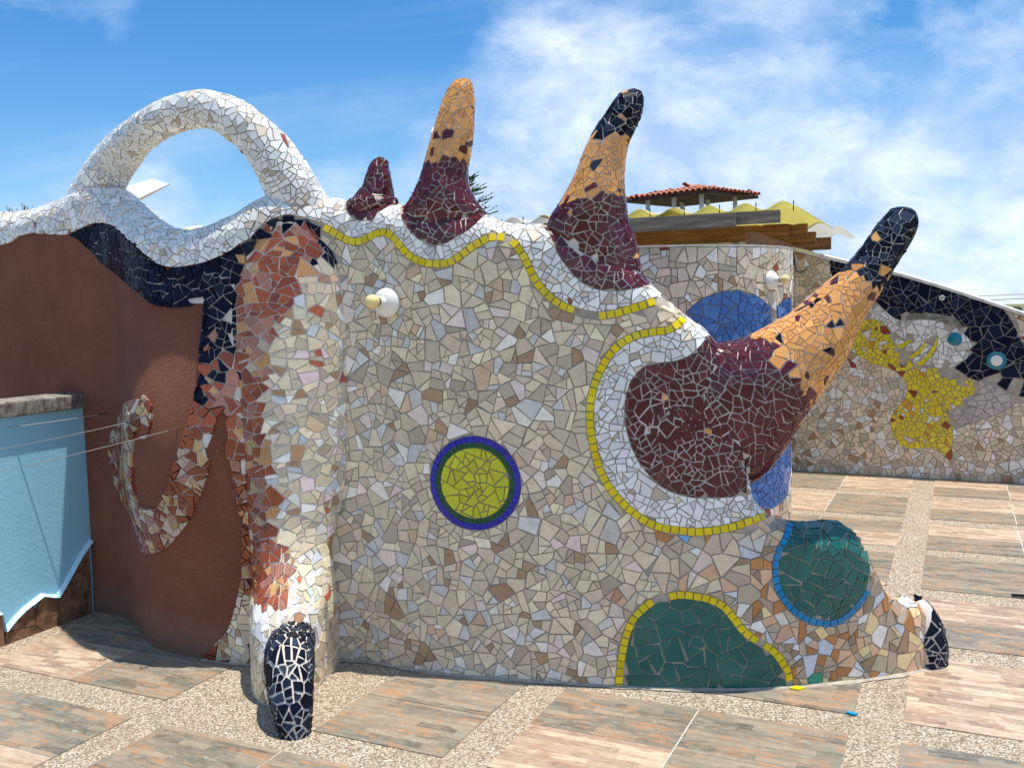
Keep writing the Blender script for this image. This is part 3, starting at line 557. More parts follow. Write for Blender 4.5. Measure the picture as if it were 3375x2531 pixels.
# ------------------------------------------------------------------ ring tubes (horns, arch, leg, claws)
class Tube:
    """surface swept through ellipses: centre + cos(t)*A1 + sin(t)*A2"""
    def __init__(s, rings, ref, fine=90, level=False, pw=None):
        C = np.array([r[:3] for r in rings], float); a = np.array([r[3] for r in rings], float); b = np.array([r[4] if len(r) > 4 else r[3] for r in rings], float)
        Q = catmull(np.column_stack([C, a, b]), 12); d = np.r_[0, np.cumsum(np.linalg.norm(np.diff(Q[:, :3], axis=0), axis=1)+1e-6)]
        t = np.linspace(0, d[-1], fine); Q = np.stack([np.interp(t, d, Q[:, k]) for k in range(5)], 1)
        s.C, s.a, s.b = Q[:, :3], np.maximum(Q[:, 3], .004), np.maximum(Q[:, 4], .004); s.L = d[-1]
        s.pw = np.ones(fine) if pw is None else np.interp(s.C[:, 2], *pw)
        T = np.gradient(s.C, axis=0); T /= np.linalg.norm(T, axis=1)[:, None]
        if level: k_ = np.clip((s.a-.05)/.04, 0, 1)[:, None]; T = T*(1-k_)+np.array([0, 0, 1.])*k_; T /= np.linalg.norm(T, axis=1)[:, None]
        ref = np.asarray(ref, float); ref = np.broadcast_to(ref, T.shape)
        A2 = ref-np.sum(ref*T, 1)[:, None]*T; A2 /= np.linalg.norm(A2, axis=1)[:, None]; s.A1 = np.cross(T, A2); s.A2 = A2
        rho = np.sqrt((s.a**2+s.b**2)/2); ds = np.hypot(np.linalg.norm(np.diff(s.C, axis=0), axis=1), np.diff(rho)); s.rho = rho
        s.w = np.r_[0, np.cumsum(ds/((rho[1:]+rho[:-1])/2))]; s.t = np.linspace(0, 1, fine)
    def tw(s, w): return np.interp(w, s.w, s.t)
    def pt(s, th, w):
        th = np.asarray(th, float); w = np.asarray(w, float); f = lambda A: np.stack([np.interp(w, s.w, A[:, k]) for k in range(3)], -1)
        a = np.interp(w, s.w, s.a); b = np.interp(w, s.w, s.b)
        sn = np.sin(th); sn = np.sign(sn)*np.abs(sn)**np.interp(w, s.w, s.pw)
        return f(s.C)+(a*np.cos(th))[..., None]*f(s.A1)+(b*sn)[..., None]*f(s.A2)
    def body(s, name, mat, parent, n=36, inset=.0015):
        th = np.linspace(0, 2*math.pi, n, endpoint=False); vs = []
        for i in range(len(s.C)): vs += [s.C[i]+(s.a[i]-inset)*math.cos(q)*s.A1[i]+(s.b[i]-inset)*math.copysign(abs(math.sin(q))**s.pw[i], math.sin(q))*s.A2[i] for q in th]
        fs = [(i*n+k, i*n+(k+1) % n, (i+1)*n+(k+1) % n, (i+1)*n+k) for i in range(len(s.C)-1) for k in range(n)]
        fs += [tuple(range(n))[::-1], tuple(range((len(s.C)-1)*n, len(s.C)*n))]; return mesh_obj(name, vs, fs, mat, parent, smooth=True)
    def inside(s, P, k=.97):
        P = np.asarray(P, float); r = np.zeros(len(P), bool)
        for i in range(0, len(s.C), 2):
            d = P-s.C[i]; T = np.cross(s.A1[i], s.A2[i]); ok = np.abs(d@T) < s.L/len(s.C)*1.3; r |= ok & (np.abs((d@s.A1[i])/s.a[i])**2+np.abs((d@s.A2[i])/s.b[i])**(2/s.pw[i]) < k*k)
        return r
    def seeds(s, h, w0=None, w1=None):
        w0 = s.w[0] if w0 is None else w0; w1 = s.w[-1] if w1 is None else w1; out = []; w = w0; row = 0
        while w < w1:
            r = float(np.interp(w, s.w, s.rho)); dw = h/max(r, h*.6); m = max(4, int(round(2*math.pi*r/h)))
            for k in range(m): out.append(((k+.5*(row % 2)+random.uniform(-.4, .4))/m*2*math.pi % (2*math.pi), w+dw*random.uniform(.05, .95), r))
            w += dw; row += 1
        return out
def tube_mosaic(tb, thing, parent, target, gap, colour, hide=None, thick=.0024, tilt=.014):
    h = math.sqrt(target)*1.8; sd_ = tb.seeds(h); S = np.array([(q[0], q[1]) for q in sd_]); r = np.array([q[2] for q in sd_]); reg = np.zeros(len(S), int)
    size = np.minimum(h/np.maximum(r, .012), 1.1); C = tb.pt(S[:, 0], S[:, 1]); keep = None; out = []
    for k, p, raw in cells(S, reg, size, gap/np.maximum(r, .012), period=2*math.pi, keep=keep):
        p = [(q[0], min(q[1], tb.w[-1])) for q in p]
        for piece in shatter(p, gap/max(r[k], .012), target/max(r[k], .02)**2):
            cx = sum(q[0] for q in piece)/len(piece); cw = sum(q[1] for q in piece)/len(piece); kk = colour(cx, cw, tb)
            if kk: out.append((piece,)+kk)
    lay(out, tb.pt, thing, parent, thick, 0., tilt, hide, -1.)

# ------------------------------------------------------------------ the mosaic wall
ROOT = empty('mosaic_wall', (0.2, 3.7, 0), 'long beast-shaped wall clad in broken tiles, with horns, an arch and clawed feet', 'mosaic wall'); THINGS['wall'] = ROOT
def inside_wall(P, m=.004):
    P = np.asarray(P, float); r = np.zeros(len(P), bool)
    for i0 in range(0, len(P), 2000):
        Q = P[i0:i0+2000]; d = (Q[:, None, 0]-_B[None, ::2, 0])**2+(Q[:, None, 1]-_B[None, ::2, 1])**2; k = np.argmin(d, 1)*2
        b = _B[k]; n = _N[k]; o = np.sum((Q[:, :2]-b)*n, 1); tg = np.abs(np.sum((Q[:, :2]-b)*_T[k], 1)) < .03; s = S_AX[k]; H = crest_front(s); z = Q[:, 2]
        r[i0:i0+2000] = tg & (((z < H) & (o < bulge(s, z)-m) & (o > -2*RC+m)) | ((z >= H) & ((o+RC)**2+(z-H)**2 < (RC-m)**2)))
    return r
_X = None
REFN = lambda rings: np.array([-.25, -.97, 0.])
def densify_ref(tbrings): return (-.22, -.975, 0.)
T_H = [Tube(HORN1, (-.38, -.92, 0), 90, True), Tube(HORN2, (-.25, -.97, 0), 90, True), Tube(HORN3, (-.16, -.98, 0), 90, True), Tube(HORN4, (-.02, -1., 0), 140)]
T_LOOP = Tube(LOOP, (-.55, -.83, 0), 120)
LEG = [(-.925, 4.0, -.03, .165, .455), (-.925, 4.0, .08, .167, .458), (-.925, 4.0, .18, .168, .45), (-.927, 4.0, .26, .168, .425), (-.93, 4.0, .32, .167, .375), (-.932, 4.0, .37, .166, .305), (-.936, 4.0, .43, .166, .222), (-.94, 4.0, .50, .168, .165), (-.942, 4.0, .60, .19, .125), (-.942, 4.0, .75, .225, .112), (-.942, 4.0, .95, .245, .10), (-.942, 4.0, 1.15, .252, .09), (-.94, 4.0, 1.35, .252, .076), (-.94, 4.0, 1.55, .245, .056), (-.940, 4.0, 1.70, .22, .034), (-.945, 4.0, 1.80, .15, .02), (-.945, 4.0, 1.87, .12, .008)]
T_LEG = Tube(LEG, (0, -1, 0), 120, False, ([.45, .75], [1.0, 1.9]))
CLAW = [(-0.888, 3.74, .205, .086), (-0.873, 3.62, .212, .088), (-0.855, 3.52, .207, .090), (-0.835, 3.43, .19, .088), (-0.818, 3.365, .135, .080), (-0.803, 3.325, .07, .068), (-0.793, 3.305, .005, .054), (-0.791, 3.30, -.04, .045)]
T_CLAW = Tube(CLAW, (1, 0, 0))
CLAW2 = [(1.63, 3.88, .25, .03), (1.655, 3.875, .22, .06), (1.675, 3.87, .15, .08), (1.69, 3.868, .07, .085), (1.70, 3.866, -.03, .075)]
T_CLAW2 = Tube(CLAW2, (0, -1, 0))
S_LEG = 2.35                                             # west of this the wall's face is brown stucco

def build_core():
    ss = np.r_[np.arange(S_MIN, S_MAX, .02), S_MAX]; hv = []; prof = 46; vs = []; fs = []; mi = []
    for s in ss:
        H = float(crest_front(s)); v = np.r_[np.linspace(0, H, 26), np.linspace(H, H+math.pi*RC, 16)[1:], [H+math.pi*RC+H*.5, H+math.pi*RC+H]]
        P = wall_pt(np.full(len(v), s), v); vs += list(P)
    m = len(v)
    for i in range(len(ss)-1):
        for j in range(m-1):
            fs.append((i*m+j, (i+1)*m+j, (i+1)*m+j+1, i*m+j+1)); mi.append(0 if (ss[i] < S_LEG or j > 36) else 1)
    for i in (0, len(ss)-1):
        f = tuple(i*m+j for j in range(m)); fs.append(f if i else f[::-1]); mi.append(1)
    o = mesh_obj('wall_body', vs, fs, M_STUCCO, ROOT, smooth=True); o.data.materials.append(M_GROUT); o.data.polygons.foreach_set('material_index', mi)
    o['label'] = 'brown rough stucco flank and grey grouted face'; return o
CORE = build_core()
V_TOP = 6.0
def close_up(line, s0=None, s1=None):
    return [tuple(q) for q in line]+[(s1 if s1 is not None else line[-1][0], V_TOP), (s0 if s0 is not None else line[0][0], V_TOP)]
def smooth_line(line, step=.012): return [tuple(q) for q in dense(line, step)[0]]
def circle(c, r, n=48): return [(c[0]+r*math.cos(2*math.pi*k/n), c[1]+r*math.sin(2*math.pi*k/n)) for k in range(n)]
def build_wall_mosaic():
    YW = .0150                                          # half width of the border-tile bands
    y1, y2 = smooth_line(YEL1), smooth_line(YEL2); wl = smooth_line(WHITE_LOW); hill = smooth_line(HILL); knee = smooth_line(KNEE)
    be = smooth_line(BROWN_EDGE); orr = smooth_line(ORANGE_R); m4 = smooth_line(MAR4); lob = [smooth_line(q) for q in (LOBE1, LOBE2, LOBE3)]
    white1 = close_up(wl+y1, S_MIN); white1 = [(S_MIN, wl[0][1])]+white1; white2 = close_up(y2); lobes = [close_up(q) for q in lob]; mar4 = close_up(m4)
    hillp = hill+[(hill[-1][0], -.2), (hill[0][0], -.2)]; kneep = close_up(knee)
    mosaic = be+[(be[-1][0], -.3), (6.0, -.3), (6.0, V_TOP), (be[0][0], V_TOP)]
    dc = DISC[0]; d1 = circle(dc, .190); d3 = circle(dc, .142)
    tail = orr+[(orr[-1][0]+.0, .5), (2.46, .40), (2.30, -.3), (S_MIN, -.3), (S_MIN, V_TOP), (orr[0][0], V_TOP)]
    # 0 stucco 1 white 2 maroon 3 beige 4 navy/terracotta 5 hill green 6 knee green 7 disc (laid apart) 8 warm foot
    def classify(P):
        P = np.asarray(P); r = np.full(len(P), 3); r[in_poly(P, tail)] = 4; r[~in_poly(P, mosaic)] = 0
        r[(r == 3) & (P[:, 0] > 4.52)] = 3
        w = in_poly(P, white1) | in_poly(P, white2); r[w] = 1
        for q in lobes+[mar4]: r[in_poly(P, q)] = 2
        r[in_poly(P, hillp)] = 5; r[in_poly(P, kneep)] = 6; r[in_poly(P, d1)] = 7; return r
    bl = []
    ups = [[(q[k][0], q[k][1]), (q[k][0], q[k][1]+.5)] for q, k in [(y1, -1)]+[(q, k) for q in (y2, knee, m4, *lob) for k in (0, -1)]]
    for line, hw in [(q, 0) for q in ups]+[([(S_MIN, wl[0][1]), wl[0]], 0), (wl, 0), (y1, YW), (y2, YW), (hill, YW), (knee, YW*.86), (be, 0), (orr, 0), (m4, 0), (d1+d1[:1], 0)]+[(q, 0) for q in lob]:
        q, t = dense(line); bl.append((q, t, np.full(len(q), hw)))
    bnd = tuple(np.concatenate([b[k] for b in bl]) for k in range(3))
    TG = {1: .00085, 2: .0009, 3: .0020, 4: .0014, 5: .0036, 6: .0020}; H = {k: 1.8*math.sqrt(v) for k, v in TG.items()}; seeds = []; reg = []
    for r, h in H.items():
        g = jitter_grid(S_MIN+.02, S_MAX-.005, -.05, 2.5, h); ok = (classify(g) == r) & (g[:, 1] < crest_front(g[:, 0])+math.pi*RC*.92)
        seeds.append(g[ok]); reg.append(np.full(ok.sum(), r))
    seeds = np.vstack(seeds); reg = np.concatenate(reg); size = np.array([H[r] for r in reg]); gap = np.array([{1: .0032, 2: .0040, 3: .0034, 4: .0040, 5: .0036, 6: .0038}[r] for r in reg])
    def hide(P):
        r = T_LEG.inside(P)
        for t in T_H+[T_LOOP]: r |= t.inside(P, .985)
        return r | (P[:, 2] < -.02)
    keep = None; pcs = []; lifts = []
    ol = np.array(ORANGE_L)[::-1]
    P0, K0, rawP, rawK = [], [], [], []
    for k, p, raw in cells(seeds, reg, size, gap, keep=keep):
        bits = shatter(p, gap[k], TG[reg[k]]); P0 += bits; K0 += [k]*len(bits)
        if (seeds[k][0] < S_LEG+.25 and reg[k] in (1, 4)) or reg[k] == 2: bits = shatter(raw, -.004, TG[reg[k]]*1.5); rawP += bits; rawK += [k]*len(bits)
    P0 = clip_pieces(P0, reg[K0], gap[K0], classify, bnd, [TG[r]*.10 for r in reg[K0]]); rp = [(p, k) for p, k in zip(clip_pieces(rawP, reg[rawK], [-.001]*len(rawK), classify, bnd, [1e-5]*len(rawK)), rawK) if len(p) >= 3]; raws = [p for p, k in rp]; rawh = np.array([.0018 if reg[k] == 2 else .0065 for p, k in rp])
    # squeeze out the band of the border tiles
    kb = kdtree.KDTree(len(bnd[0]))
    for i, q in enumerate(bnd[0]): kb.insert((q[0], q[1], 0), i)
    kb.balance()
    for piece, k in zip(P0, K0):
        if len(piece) < 3: continue
        r = reg[k]; left = seeds[k][0] < S_LEG+.25; cx = sum(q[0] for q in piece)/len(piece); cy = sum(q[1] for q in piece)/len(piece)
        for q in list(piece):
            co, i, d = kb.find((q[0], q[1], 0)); hw = bnd[2][i]
            if hw > 0 and d < hw:
                t = bnd[1][i]; nx, ny = -t[1], t[0]
                if (cx-co[0])*nx+(cy-co[1])*ny > 0: nx, ny = -nx, -ny
                piece = clip_half(piece, co[0]-nx*(hw+.001), co[1]-ny*(hw+.001), nx, ny)
                if len(piece) < 3: break
        if len(piece) < 3 or abs(area2(piece)) < TG[r]*.10: continue
        s = sum(q[0] for q in piece)/len(piece); v = sum(q[1] for q in piece)/len(piece)
        if r == 1: kk = ('white_shard', pick(WHITE), M_GLAZE)
        elif r == 2: kk = ('maroon_shard', pick(MAROON), M_GLAZE) if random.random() > .006 else ('ochre_shard', pick(OCHRE), M_GLAZE)
        elif r == 4:
            sb = np.interp(v, ol[:, 1], ol[:, 0]); q = (s-sb)/.10+random.gauss(-.35, .5); wv = np.interp(s, [c[0] for c in WHITE_LOW], [c[1] for c in WHITE_LOW])
            top = v > 1.80 and s > 2.62
            if s < 2.0 and v < 1.35: kk = ('terracotta_shard', pick(TAILC), M_WOODY)
            elif v > 1.13 and (q < 0 or top or v > wv-.042): kk = ('navy_shard', pick(NAVY), M_DARK)
            elif v > .95 and s < 2.5: kk = ('terracotta_shard', pick(TERRA), M_WOODY) if random.random() > .04 else ('navy_shard', pick(NAVY), M_DARK)
            elif s < 2.25: kk = ('terracotta_shard', pick(TAILC), M_WOODY)
            elif v > .30: kk = ('terracotta_shard', pick(TERRA if random.random() < .55 else TAILC), M_WOODY)
            else: kk = ('beige_shard', pick(BEIGE), M_STONE)
        elif r == 3:
            warm = (1/(1+math.exp(-(s-4.30)/.10)))*(1/(1+math.exp((v-.75)/.08)))
            if v < .35 and s < 2.45: pal = BEIGE
            elif s < 2.72: pal = CREAM
            else: pal = WARM if random.random() < warm else BEIGE
            kk = ('beige_shard', pick(pal), M_STONE)
        elif r in (5, 6): kk = ('green_shard', pick(GREEN), M_GLAZE)
        else: continue
        pcs.append((piece,)+kk); lifts.append(.007 if (left and r in (1, 4)) else 0.)
    lay(pcs, wall_pt, 'wall', CORE, .0042, np.array(lifts), .011, hide)
    # mortar bed under the mosaic that stands proud of the stucco
    idx = np.cumsum([0]+[len(r) for r in raws]); fl = np.array([q for r in raws for q in r]); X = wall_pt(fl[:, 0], fl[:, 1]); e = 2e-3
    Nn = np.cross(wall_pt(fl[:, 0]+e, fl[:, 1])-X, wall_pt(fl[:, 0], fl[:, 1]+e)-X); Nn /= np.linalg.norm(Nn, axis=1)[:, None]; vs, fs = [], []
    for i in range(len(raws)):
        a, b = idx[i], idx[i+1]; m = b-a
        if m < 3: continue
        o = len(vs); vs += list(X[a:b]+Nn[a:b]*rawh[i])+list(X[a:b]-Nn[a:b]*.004); fs.append(tuple(range(o, o+m))); fs += [(o+q, o+q+m, o+(q+1) % m+m, o+(q+1) % m) for q in range(m)]
    tag(mesh_obj('mortar_bed', vs, fs, M_GROUT_L, ROOT), kind='stuff')
    # border tiles set one after another along the bands
    def border(line, w, pitch, kind, pal, missing=(), drop=0.):
        q, t = dense(line, .002); L = len(q)*.002; n = int(L/pitch); out = []
        for i in range(n):
            if i in missing: continue
            c = q[min(len(q)-1, int((i+.5)*pitch/.002))]; tt = t[min(len(q)-1, int((i+.5)*pitch/.002))]; nn = np.array([-tt[1], tt[0]]); a, b = pitch*.5-.0018, w-.0012
            a *= random.uniform(.93, 1.0); b *= random.uniform(.94, 1.0); th = random.gauss(0, .03); t2 = tt*math.cos(th)+nn*math.sin(th); n2 = nn*math.cos(th)-tt*math.sin(th)
            out.append(([tuple(c+t2*x*a+n2*y*b) for x, y in ((-1, -1), (1, -1), (1, 1), (-1, 1))], kind, pick(pal), M_GLAZE))
        lay(out, wall_pt, 'wall', CORE, .0065, 0., .03, lambda P: np.zeros(len(P), bool))
    border(y1, YW, .0315, 'yellow_border_tile', YELLOW, (28, 41, 42, 43)); border(y2, YW, .0315, 'yellow_border_tile', YELLOW)
    border(hill, YW, .0315, 'yellow_border_tile', YELLOW, (13, 14, 28)); border(knee, YW*.86, .030, 'blue_border_tile', CYAN)
    # the round medallion
    def ringtiles(r0, r1, n, kind, pal):
        out = []
        for k in range(n):
            a0, a1 = 2*math.pi*(k+.06)/n, 2*math.pi*(k+.94)/n; out.append(([(dc[0]+r*math.cos(a), dc[1]+r*math.sin(a)) for r, a in ((r0, a0), (r1, a0), (r1, a1), (r0, a1))], kind, pick(pal), M_GLAZE))
        lay(out, wall_pt, 'wall', CORE, .006, 0., .02)
    ringtiles(.1655, .189, 44, 'cobalt_medallion_tile', COBALT); ringtiles(.1455, .1630, 50, 'green_medallion_tile', DGREEN)
    g = jitter_grid(dc[0]-.15, dc[0]+.15, dc[1]-.15, dc[1]+.15, .064); g = g[in_poly(g, d3)]; q, t = dense(d3+d3[:1]); out = []
    bits = []
    for k, p, raw in cells(g, np.ones(len(g), int), np.full(len(g), .07), np.full(len(g), .004)): bits += shatter(p, .004, .0013)
    for piece in clip_pieces(bits, np.ones(len(bits), int), [.002]*len(bits), lambda P: in_poly(P, d3).astype(int), (q, t, np.zeros(len(q))), [1e-4]*len(bits)):
        if len(piece) >= 3: out.append((piece, 'lime_shard', pick(LIME), M_GLAZE))
    lay(out, wall_pt, 'wall', CORE, .006, 0., .02)
build_wall_mosaic()

def build_horns():
    def zones(z1, z2, mix=.016):
        def colour(th, w, tb):
            t = float(tb.tw(w))+random.gauss(0, mix); r = random.random()
            if t < z1: return ('ochre_shard', pick(OCHRE), M_GLAZE) if r < .010 else ('maroon_shard', pick(MAROON), M_GLAZE)
            if t < z2: return ('maroon_shard', pick(MAROON), M_GLAZE) if r < .025 else ('navy_shard', pick(BLACK), M_DARK) if (r < .045 and z2 < 1) else ('ochre_shard', pick(OCHRE), M_GLAZE)
            return ('ochre_shard', pick(OCHRE), M_GLAZE) if r < .03 else ('navy_shard', pick(BLACK), M_DARK)
        return colour
    spec = [(T_H[0], (2., 2.), .0006, 'small maroon horn'), (T_H[1], (.45, 2.), .00075, 'tall horn, maroon below and ochre above'), (T_H[2], (.47, .755), .00075, 'upright horn in maroon, ochre and black'), (T_H[3], (.44, .77), .00085, 'big horn thrust sideways in maroon, ochre and black')]
    for tb, z, h, lab in spec:
        ob = tb.body('horn', M_GROUT_L, ROOT); ob['label'] = lab
        tube_mosaic(tb, 'wall', ob, h, .0036, zones(*z), lambda P: inside_wall(P, .0025))
    ob = T_LOOP.body('arch', M_GROUT, ROOT); ob['label'] = 'white looping arch above the crest'
    tube_mosaic(T_LOOP, 'wall', ob, .00085, .0034, lambda th, w, tb: ('white_shard', pick(WHITE), M_GLAZE), lambda P: inside_wall(P, .006))
    def leg_col(th, w, tb):
        P = tb.pt(th, w); xb = np.interp(P[2], [.33, .38, .5, .72, 1.0, 1.2, 1.45, 1.6, 1.8], [-.885, -.885, -.92, -.98, -1.02, -1.01, -.93, -.845, -.78])
        if P[2] < 0.0: return None
        if .34 < P[2] < 1.84 and P[0] < xb and P[0] > -1.135+(.04 if P[2] < .6 else 0): return ('terracotta_shard', pick(TERRA if random.random() < .88 else TAILC), M_WOODY)
        if P[2] > 1.84 or (P[2] > 1.68 and P[0] > -.86) or (P[2] > 1.2 and P[0] < -1.08): return ('navy_shard', pick(NAVY), M_DARK)
        if .20 < P[2] < .42 and P[1] < 3.75: return ('white_shard', pick(WHITE if random.random() < .7 else CREAM), M_GLAZE)
        return ('beige_shard', pick(CREAM if P[2] > .25 and random.random() < .6 else BEIGE), M_STONE)
    ob = T_LEG.body('leg', M_GROUT_L, ROOT); ob['label'] = 'bulging leg with a flared foot'
    tube_mosaic(T_LEG, 'wall', ob, .0013, .0040, leg_col, lambda P: inside_wall(P, .008) | T_CLAW.inside(P, .97) | (P[:, 2] < -.005) | (P[:, 1] > 4.05))
    for tb, h in ((T_CLAW, .0008), (T_CLAW2, .0010)):
        ob = tb.body('claw', M_GROUT_L, ROOT); ob['label'] = 'black tiled claw'
        tube_mosaic(tb, 'wall', ob, h, .0066, lambda th, w, tb_: ('navy_shard', pick(BLACK), M_DARK) if tb_.pt(th, w)[2] > -.01 else None, lambda P: inside_wall(P, .0) | T_LEG.inside(P, .98))
build_horns()

def build_base_fillet():
    """ragged smear of mortar where the wall meets the paving"""
    vs, fs = [], []; ss = np.arange(2.12, S_MAX, .012); b = base_at(ss); n = norm_at(ss); rr = np.random.default_rng(3)
    w = .010+.010*np.abs(np.convolve(rr.normal(0, 1, len(ss)+8), np.ones(9)/9, 'valid'))*1.8; bb = bulge(ss, 0.)
    for i in range(len(ss)):
        p = b[i]+n[i]*bb[i]
        vs += [(p[0]-n[i][0]*.01, p[1]-n[i][1]*.01, .008+.4*w[i]), (p[0]+n[i][0]*(.006+.4*w[i]), p[1]+n[i][1]*(.006+.4*w[i]), .008), (p[0]+n[i][0]*(.006+w[i]), p[1]+n[i][1]*(.006+w[i]), .0035)]
    fs = [(i*3+k, i*3+3+k, i*3+4+k, i*3+1+k) for i in range(len(ss)-1) for k in (0, 1)]
    mesh_obj('mortar_fillet', vs, fs, M_GROUT, ROOT, smooth=True)
build_base_fillet()
ROOT['kind'] = 'thing'
A3 = Vector((GA[0], GA[1], 0)); B3 = Vector((GB[0], GB[1], 0)); Z3 = Vector((0, 0, 1))
def thing(name, loc, label, cat, group=None):
    o = empty(name, loc, label, cat, group); o['kind'] = 'thing'; return o
# ------------------------------------------------------------------ the round tower wall behind
CC = (1.047, 6.80); CR = .9; CTOP = 1.845; ANG0 = math.atan2(-CC[1], -CC[0])
def cyl_pt(u, v):
    a = ANG0+np.asarray(u, float)/CR; v = np.asarray(v, float); return np.stack([CC[0]+CR*np.cos(a), CC[1]+CR*np.sin(a), v+0*a], -1)
def build_tower():
    t = thing('round_tower', (CC[0], CC[1], 0), 'round beige mosaic tower with blue patches behind the big sideways horn', 'tower'); THINGS['tower'] = t
    bm = bmesh.new(); add_lathe(bm, [(CR-.002, -.02), (CR-.002, CTOP), (CR-.16, CTOP), (CR-.16, CTOP-.05), (0, CTOP-.05)], (CC[0], CC[1], 0), (0, 0, 1), 96); body = bm_obj('tower_body', bm, M_GROUT, t, smooth=False)
    bm = bmesh.new(); add_lathe(bm, [(CR-.15, CTOP), (CR+.006, CTOP), (CR+.008, CTOP+.012), (CR-.15, CTOP+.014)], (CC[0], CC[1], 0), (0, 0, 1), 96); bm_obj('coping', bm, M_COPING, t)
    regs = [smooth_line(q+q[:1]) for q in (CYL_BIG, CYL_SMALL, CYL_LOW)]
    def classify(P):
        r = np.zeros(len(P), int)
        for q in regs: r[in_poly(P, q)] = 1
        return r
    b = [dense(q) for q in regs]; bnd = (np.concatenate([q[0] for q in b]), np.concatenate([q[1] for q in b]), np.zeros(sum(len(q[0]) for q in b)))
    S, R, H, out = [], [], [], []
    for r, h in ((0, .105), (1, .11)):
        g = jitter_grid(-1.4, 1.75, 0., CTOP-.01, h); g = g[classify(g) == r]; S.append(g); R.append(np.full(len(g), r)); H.append(np.full(len(g), h))
    S, R, H = np.vstack(S), np.concatenate(R), np.concatenate(H)
    bits, ks = [], []
    for k, p, raw in cells(S, R, H, np.full(len(S), .0046)):
        b_ = shatter(clip_half(clip_half(p, 0, CTOP-.004, 0, 1), 0, .003, 0, -1), .0046, .0034); bits += b_; ks += [k]*len(b_)
    for piece, k in zip(clip_pieces(bits, R[ks], [.004]*len(ks), classify, bnd, [3e-4]*len(ks)), ks):
        if len(piece) >= 3: out.append((piece, 'blue_shard', pick(BLUEP), M_GLAZE) if R[k] else (piece, 'stone_shard', pick(STONEY), M_STONE))
    lay(out, cyl_pt, 'tower', body, .006)
build_tower()
